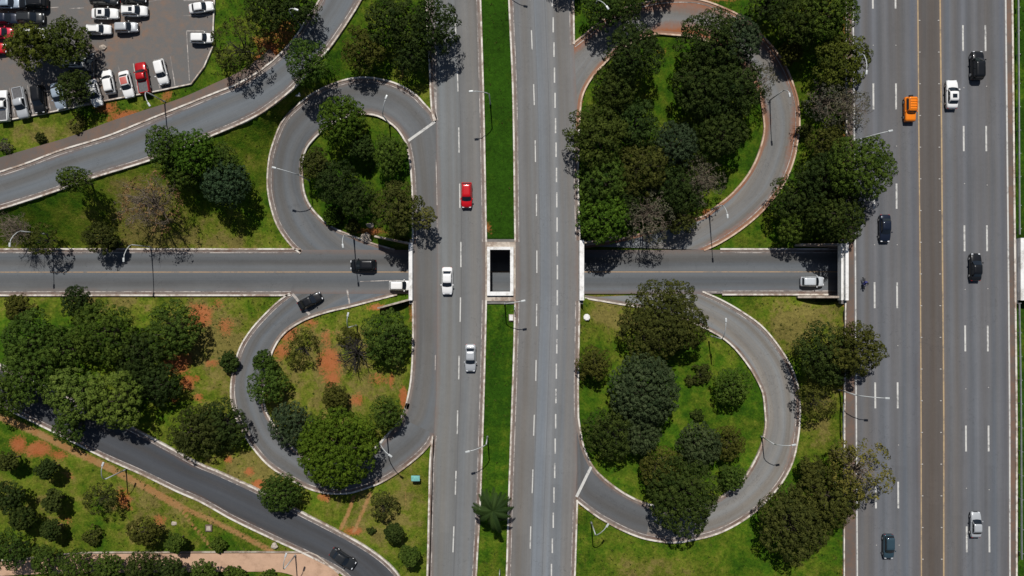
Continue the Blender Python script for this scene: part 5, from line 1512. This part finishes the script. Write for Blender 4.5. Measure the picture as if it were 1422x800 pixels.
# top right belt
T(788, -42, 27, 'dark', 'dark tree just past the top edge whose shade falls on the avenue')
T(908, -34, 33, 'dark', 'dark tree just past the top edge whose shade falls on the red dusted ramp')
T(838, 12, 30, 'mid', 'green tree on the grass wedge above the upper right ramp mouth', h=1.1)
T(868, 8, 26, 'dark', 'dark tree at the top edge above the upper right loop')
T(1070, 4, 32, 'dark', 'dark tree at the top edge right of the upper right loop', h=1.1)
T(1112, 26, 38, 'dark', 'dark tree in the belt between loop and highway near the top', h=1.1)
T(1150, 15, 42, 'mid', 'green tree at the top edge beside the highway', h=1.1)
T(1098, 72, 17, 'olive', 'small olive tree outside the north east bend of the loop', h=.8)
T(1168, 86, 36, 'open', 'olive tree overhanging the highway in the upper right', h=1.1)
T(1150, 140, 34, 'grey', 'grey-green tree in the belt beside the highway', h=1.1)
T(1182, 150, 28, 'grey', 'sparse grey tree leaning over the highway edge line', h=1.2)
T(1148, 196, 27, 'olive', 'olive tree beside the grass strip outside the loop')
T(1196, 232, 48, 'mid', 'largest tree overhanging the highway, just above the bridge', h=1.25)
T(1145, 248, 42, 'dense', 'dark tree west of the largest highway tree', h=1.1)
T(1108, 275, 36, 'dense', 'dark tree beside the grass at the foot of the upper right loop')
T(1165, 295, 42, 'dense', 'dark tree directly above the highway bridge wing wall', h=1.05)
T(1105, 312, 27, 'mid', 'small green tree above the cross road left of the bridge')
S(1118, 182, 12, 'olive', 'olive shrub on the grass outside the east bend')
# lower right loop island
T(920, 448, 60, 'olive', 'large dark olive tree at the north of the lower right loop, touching the cross road', h=1.1)
T(895, 543, 50, 'blue', 'large blue-green dome tree in the west of the lower right loop', h=1.1)
T(848, 600, 36, 'dark', 'dark tree beside the avenue in the west of the lower right loop')
T(888, 602, 30, 'blue', 'blue-green tree under the large dome tree')
T(824, 505, 24, 'olive', 'small olive tree next to the avenue in the lower right loop')
T(950, 690, 54, 'dense', 'very large dark tree overhanging the south bend of the lower right loop', h=1.15)
T(918, 650, 32, 'olive', 'olive tree north west of the very large dark tree')
T(972, 618, 31, 'blue', 'round blue-green tree in the centre of the lower right loop island')
T(1012, 614, 25, 'olive', 'brownish olive tree in the east of the lower right loop island')
T(1017, 536, 29, 'mid', 'lone green tree in the north east of the lower right loop island')
T(1018, 662, 20, 'mid', 'small green tree at the kerb in the south east of the lower right loop', h=.9)
S(968, 577, 9, 'dark', 'small dark shrub in the middle of the lower right loop')
S(973, 520, 14, 'sparse', 'weedy shrub on the grass below the lamp in the lower right loop')
S(958, 530, 8, 'sparse', 'tiny weedy shrub left of the lamp shadow')
# right belt
T(1150, 492, 42, 'dark', 'dark tree on the grass west of the highway in the lower right', h=1.05)
T(1190, 485, 38, 'olive', 'olive tree overhanging the highway below the bridge', h=1.1)
T(1135, 555, 27, 'sparse', 'sparse olive tree on the grass above the lower lamp')
T(1105, 728, 50, 'olive', 'big olive tree on the grass in the bottom right', h=1.05)
T(1152, 690, 44, 'olive', 'big olive tree in the middle of the bottom right clump', h=1.05)
T(1197, 655, 42, 'yellow', 'yellow-green thinly leaved tree overhanging the highway at the bottom right', h=1.1)
T(1128, 652, 20, 'olive', 'small olive tree at the top of the bottom right clump')
T(1168, 632, 20, 'yellow', 'small yellow-green tree beside the kerb at the top of the bottom right clump')

# ------------------------------------------------------------------ palm
def palm(px, py, label):
    rng = np.random.default_rng(5)
    hc = 6.0; X, Y, _ = P(px, py, hc + .05)
    o = tag(empty('palm_tree', (X, Y, 0.0)), label, 'palm tree')
    b = MB(); b.tube([(0, 0, -.3), (.05, 0, 1.8), (0, .05, 3.6), (0, 0, hc)], .26, .17, 10); b.build('trunk', M['bark_grey'], o, True)
    quads = []; tint = []
    for i in range(32):
        a = 2.4 * i + rng.uniform(-.2, .2); el = rng.uniform(-.1, .9); L = rng.uniform(3.2, 4.6)
        p = Vector((0, 0, hc)); d = Vector((math.cos(a) * math.cos(el), math.sin(a) * math.cos(el), math.sin(el)))
        side = Vector((-math.sin(a), math.cos(a), 0)); prev = p.copy(); tt = rng.uniform(.2, .9)
        for k in range(16):
            d = (d + Vector((0, 0, -.12))).normalized(); q = prev + d * L / 16
            t = k / 16; ll = .52 * math.sin(math.pi * min(1, .18 + t * .82)) ** .7 + .06
            up = side.cross(d).normalized()
            quads.append([prev - side * .03, prev + side * .03, q + side * .02, q - side * .02]); tint.append(tt)
            for s in (-1, 1):
                tip = prev + (side * s * .85 + d * .75 + Vector((0, 0, -.35))).normalized() * ll
                w = d * .10
                quads.append([prev - w, prev + w, tip + w * .3, tip - w * .3]); tint.append(min(1, max(0, tt + rng.normal(0, .1))))
                tip2 = prev + d * L / 32 + (side * s * .85 + d * .6 + Vector((0, 0, -.2))).normalized() * ll
                quads.append([prev - w + d * .07, prev + w + d * .07, tip2 + w * .3, tip2 - w * .3]); tint.append(tt)
            prev = q
    V = np.array([[tuple(v) for v in qd] for qd in quads])
    link('crown', quads_mesh('crown', V, np.array(tint)), LEAF['dense_palm'], o)
palm(684, 710, 'dark green palm standing in the south median between the carriageways')

# ------------------------------------------------------------------ rough weeds and tussocks over the grass (nobody could count them)
def weeds():
    rng = np.random.default_rng(3); pts = []
    sc = []
    while len(pts) < 12000:
        px = rng.uniform(-10, 1432); py = rng.uniform(-10, 810)
        x, y, _ = P(px, py, -1)
        if not is_grass(x, y): continue
        if 660 < px < 720 and rng.uniform() < .7: continue
        i = int(round((x - GX[0]) / .5)); j = int(round((y - GY[0]) / .5))
        dr = math.sin(x * .11 + 1) + math.sin(y * .13 + 2) + math.sin((x + y) * .31) * .7 + rng.normal(0, .7)
        if dr < .1: continue
        pts.append((x, y, ground_z(x, y))); sc.append(rng.uniform(.4, 1.0) ** 2)
    pts = np.array(pts); sc = np.array(sc)
    nb = 7; idx = np.repeat(np.arange(len(pts)), nb); n = len(idx)
    a = rng.uniform(0, 6.28, n); L = rng.uniform(.08, .22, n) * sc[idx] * 1.2; tilt = rng.uniform(.2, 1.1, n)
    base = pts[idx] + np.stack([rng.normal(0, .07, n), rng.normal(0, .07, n), np.full(n, .0)], 1)
    d = np.stack([np.cos(a) * np.sin(tilt), np.sin(a) * np.sin(tilt), np.cos(tilt)], 1); s = np.stack([-np.sin(a), np.cos(a), np.zeros(n)], 1)
    w = (L * .28)[:, None]; tip = base + d * L[:, None]
    V = np.stack([base - s * w * .6, base + s * w * .6, tip + s * w, tip - s * w], 1)
    me = quads_mesh('weeds', V, np.clip(rng.uniform(0, 1, len(pts))[idx] + rng.normal(0, .1, n), 0, 1))
    m = leaf_mat('weed_leaves', (0.030, 0.070, 0.008), (0.165, 0.180, 0.040), .3)
    structure(link('grass_tussocks', me, m), 'stuff')
weeds()
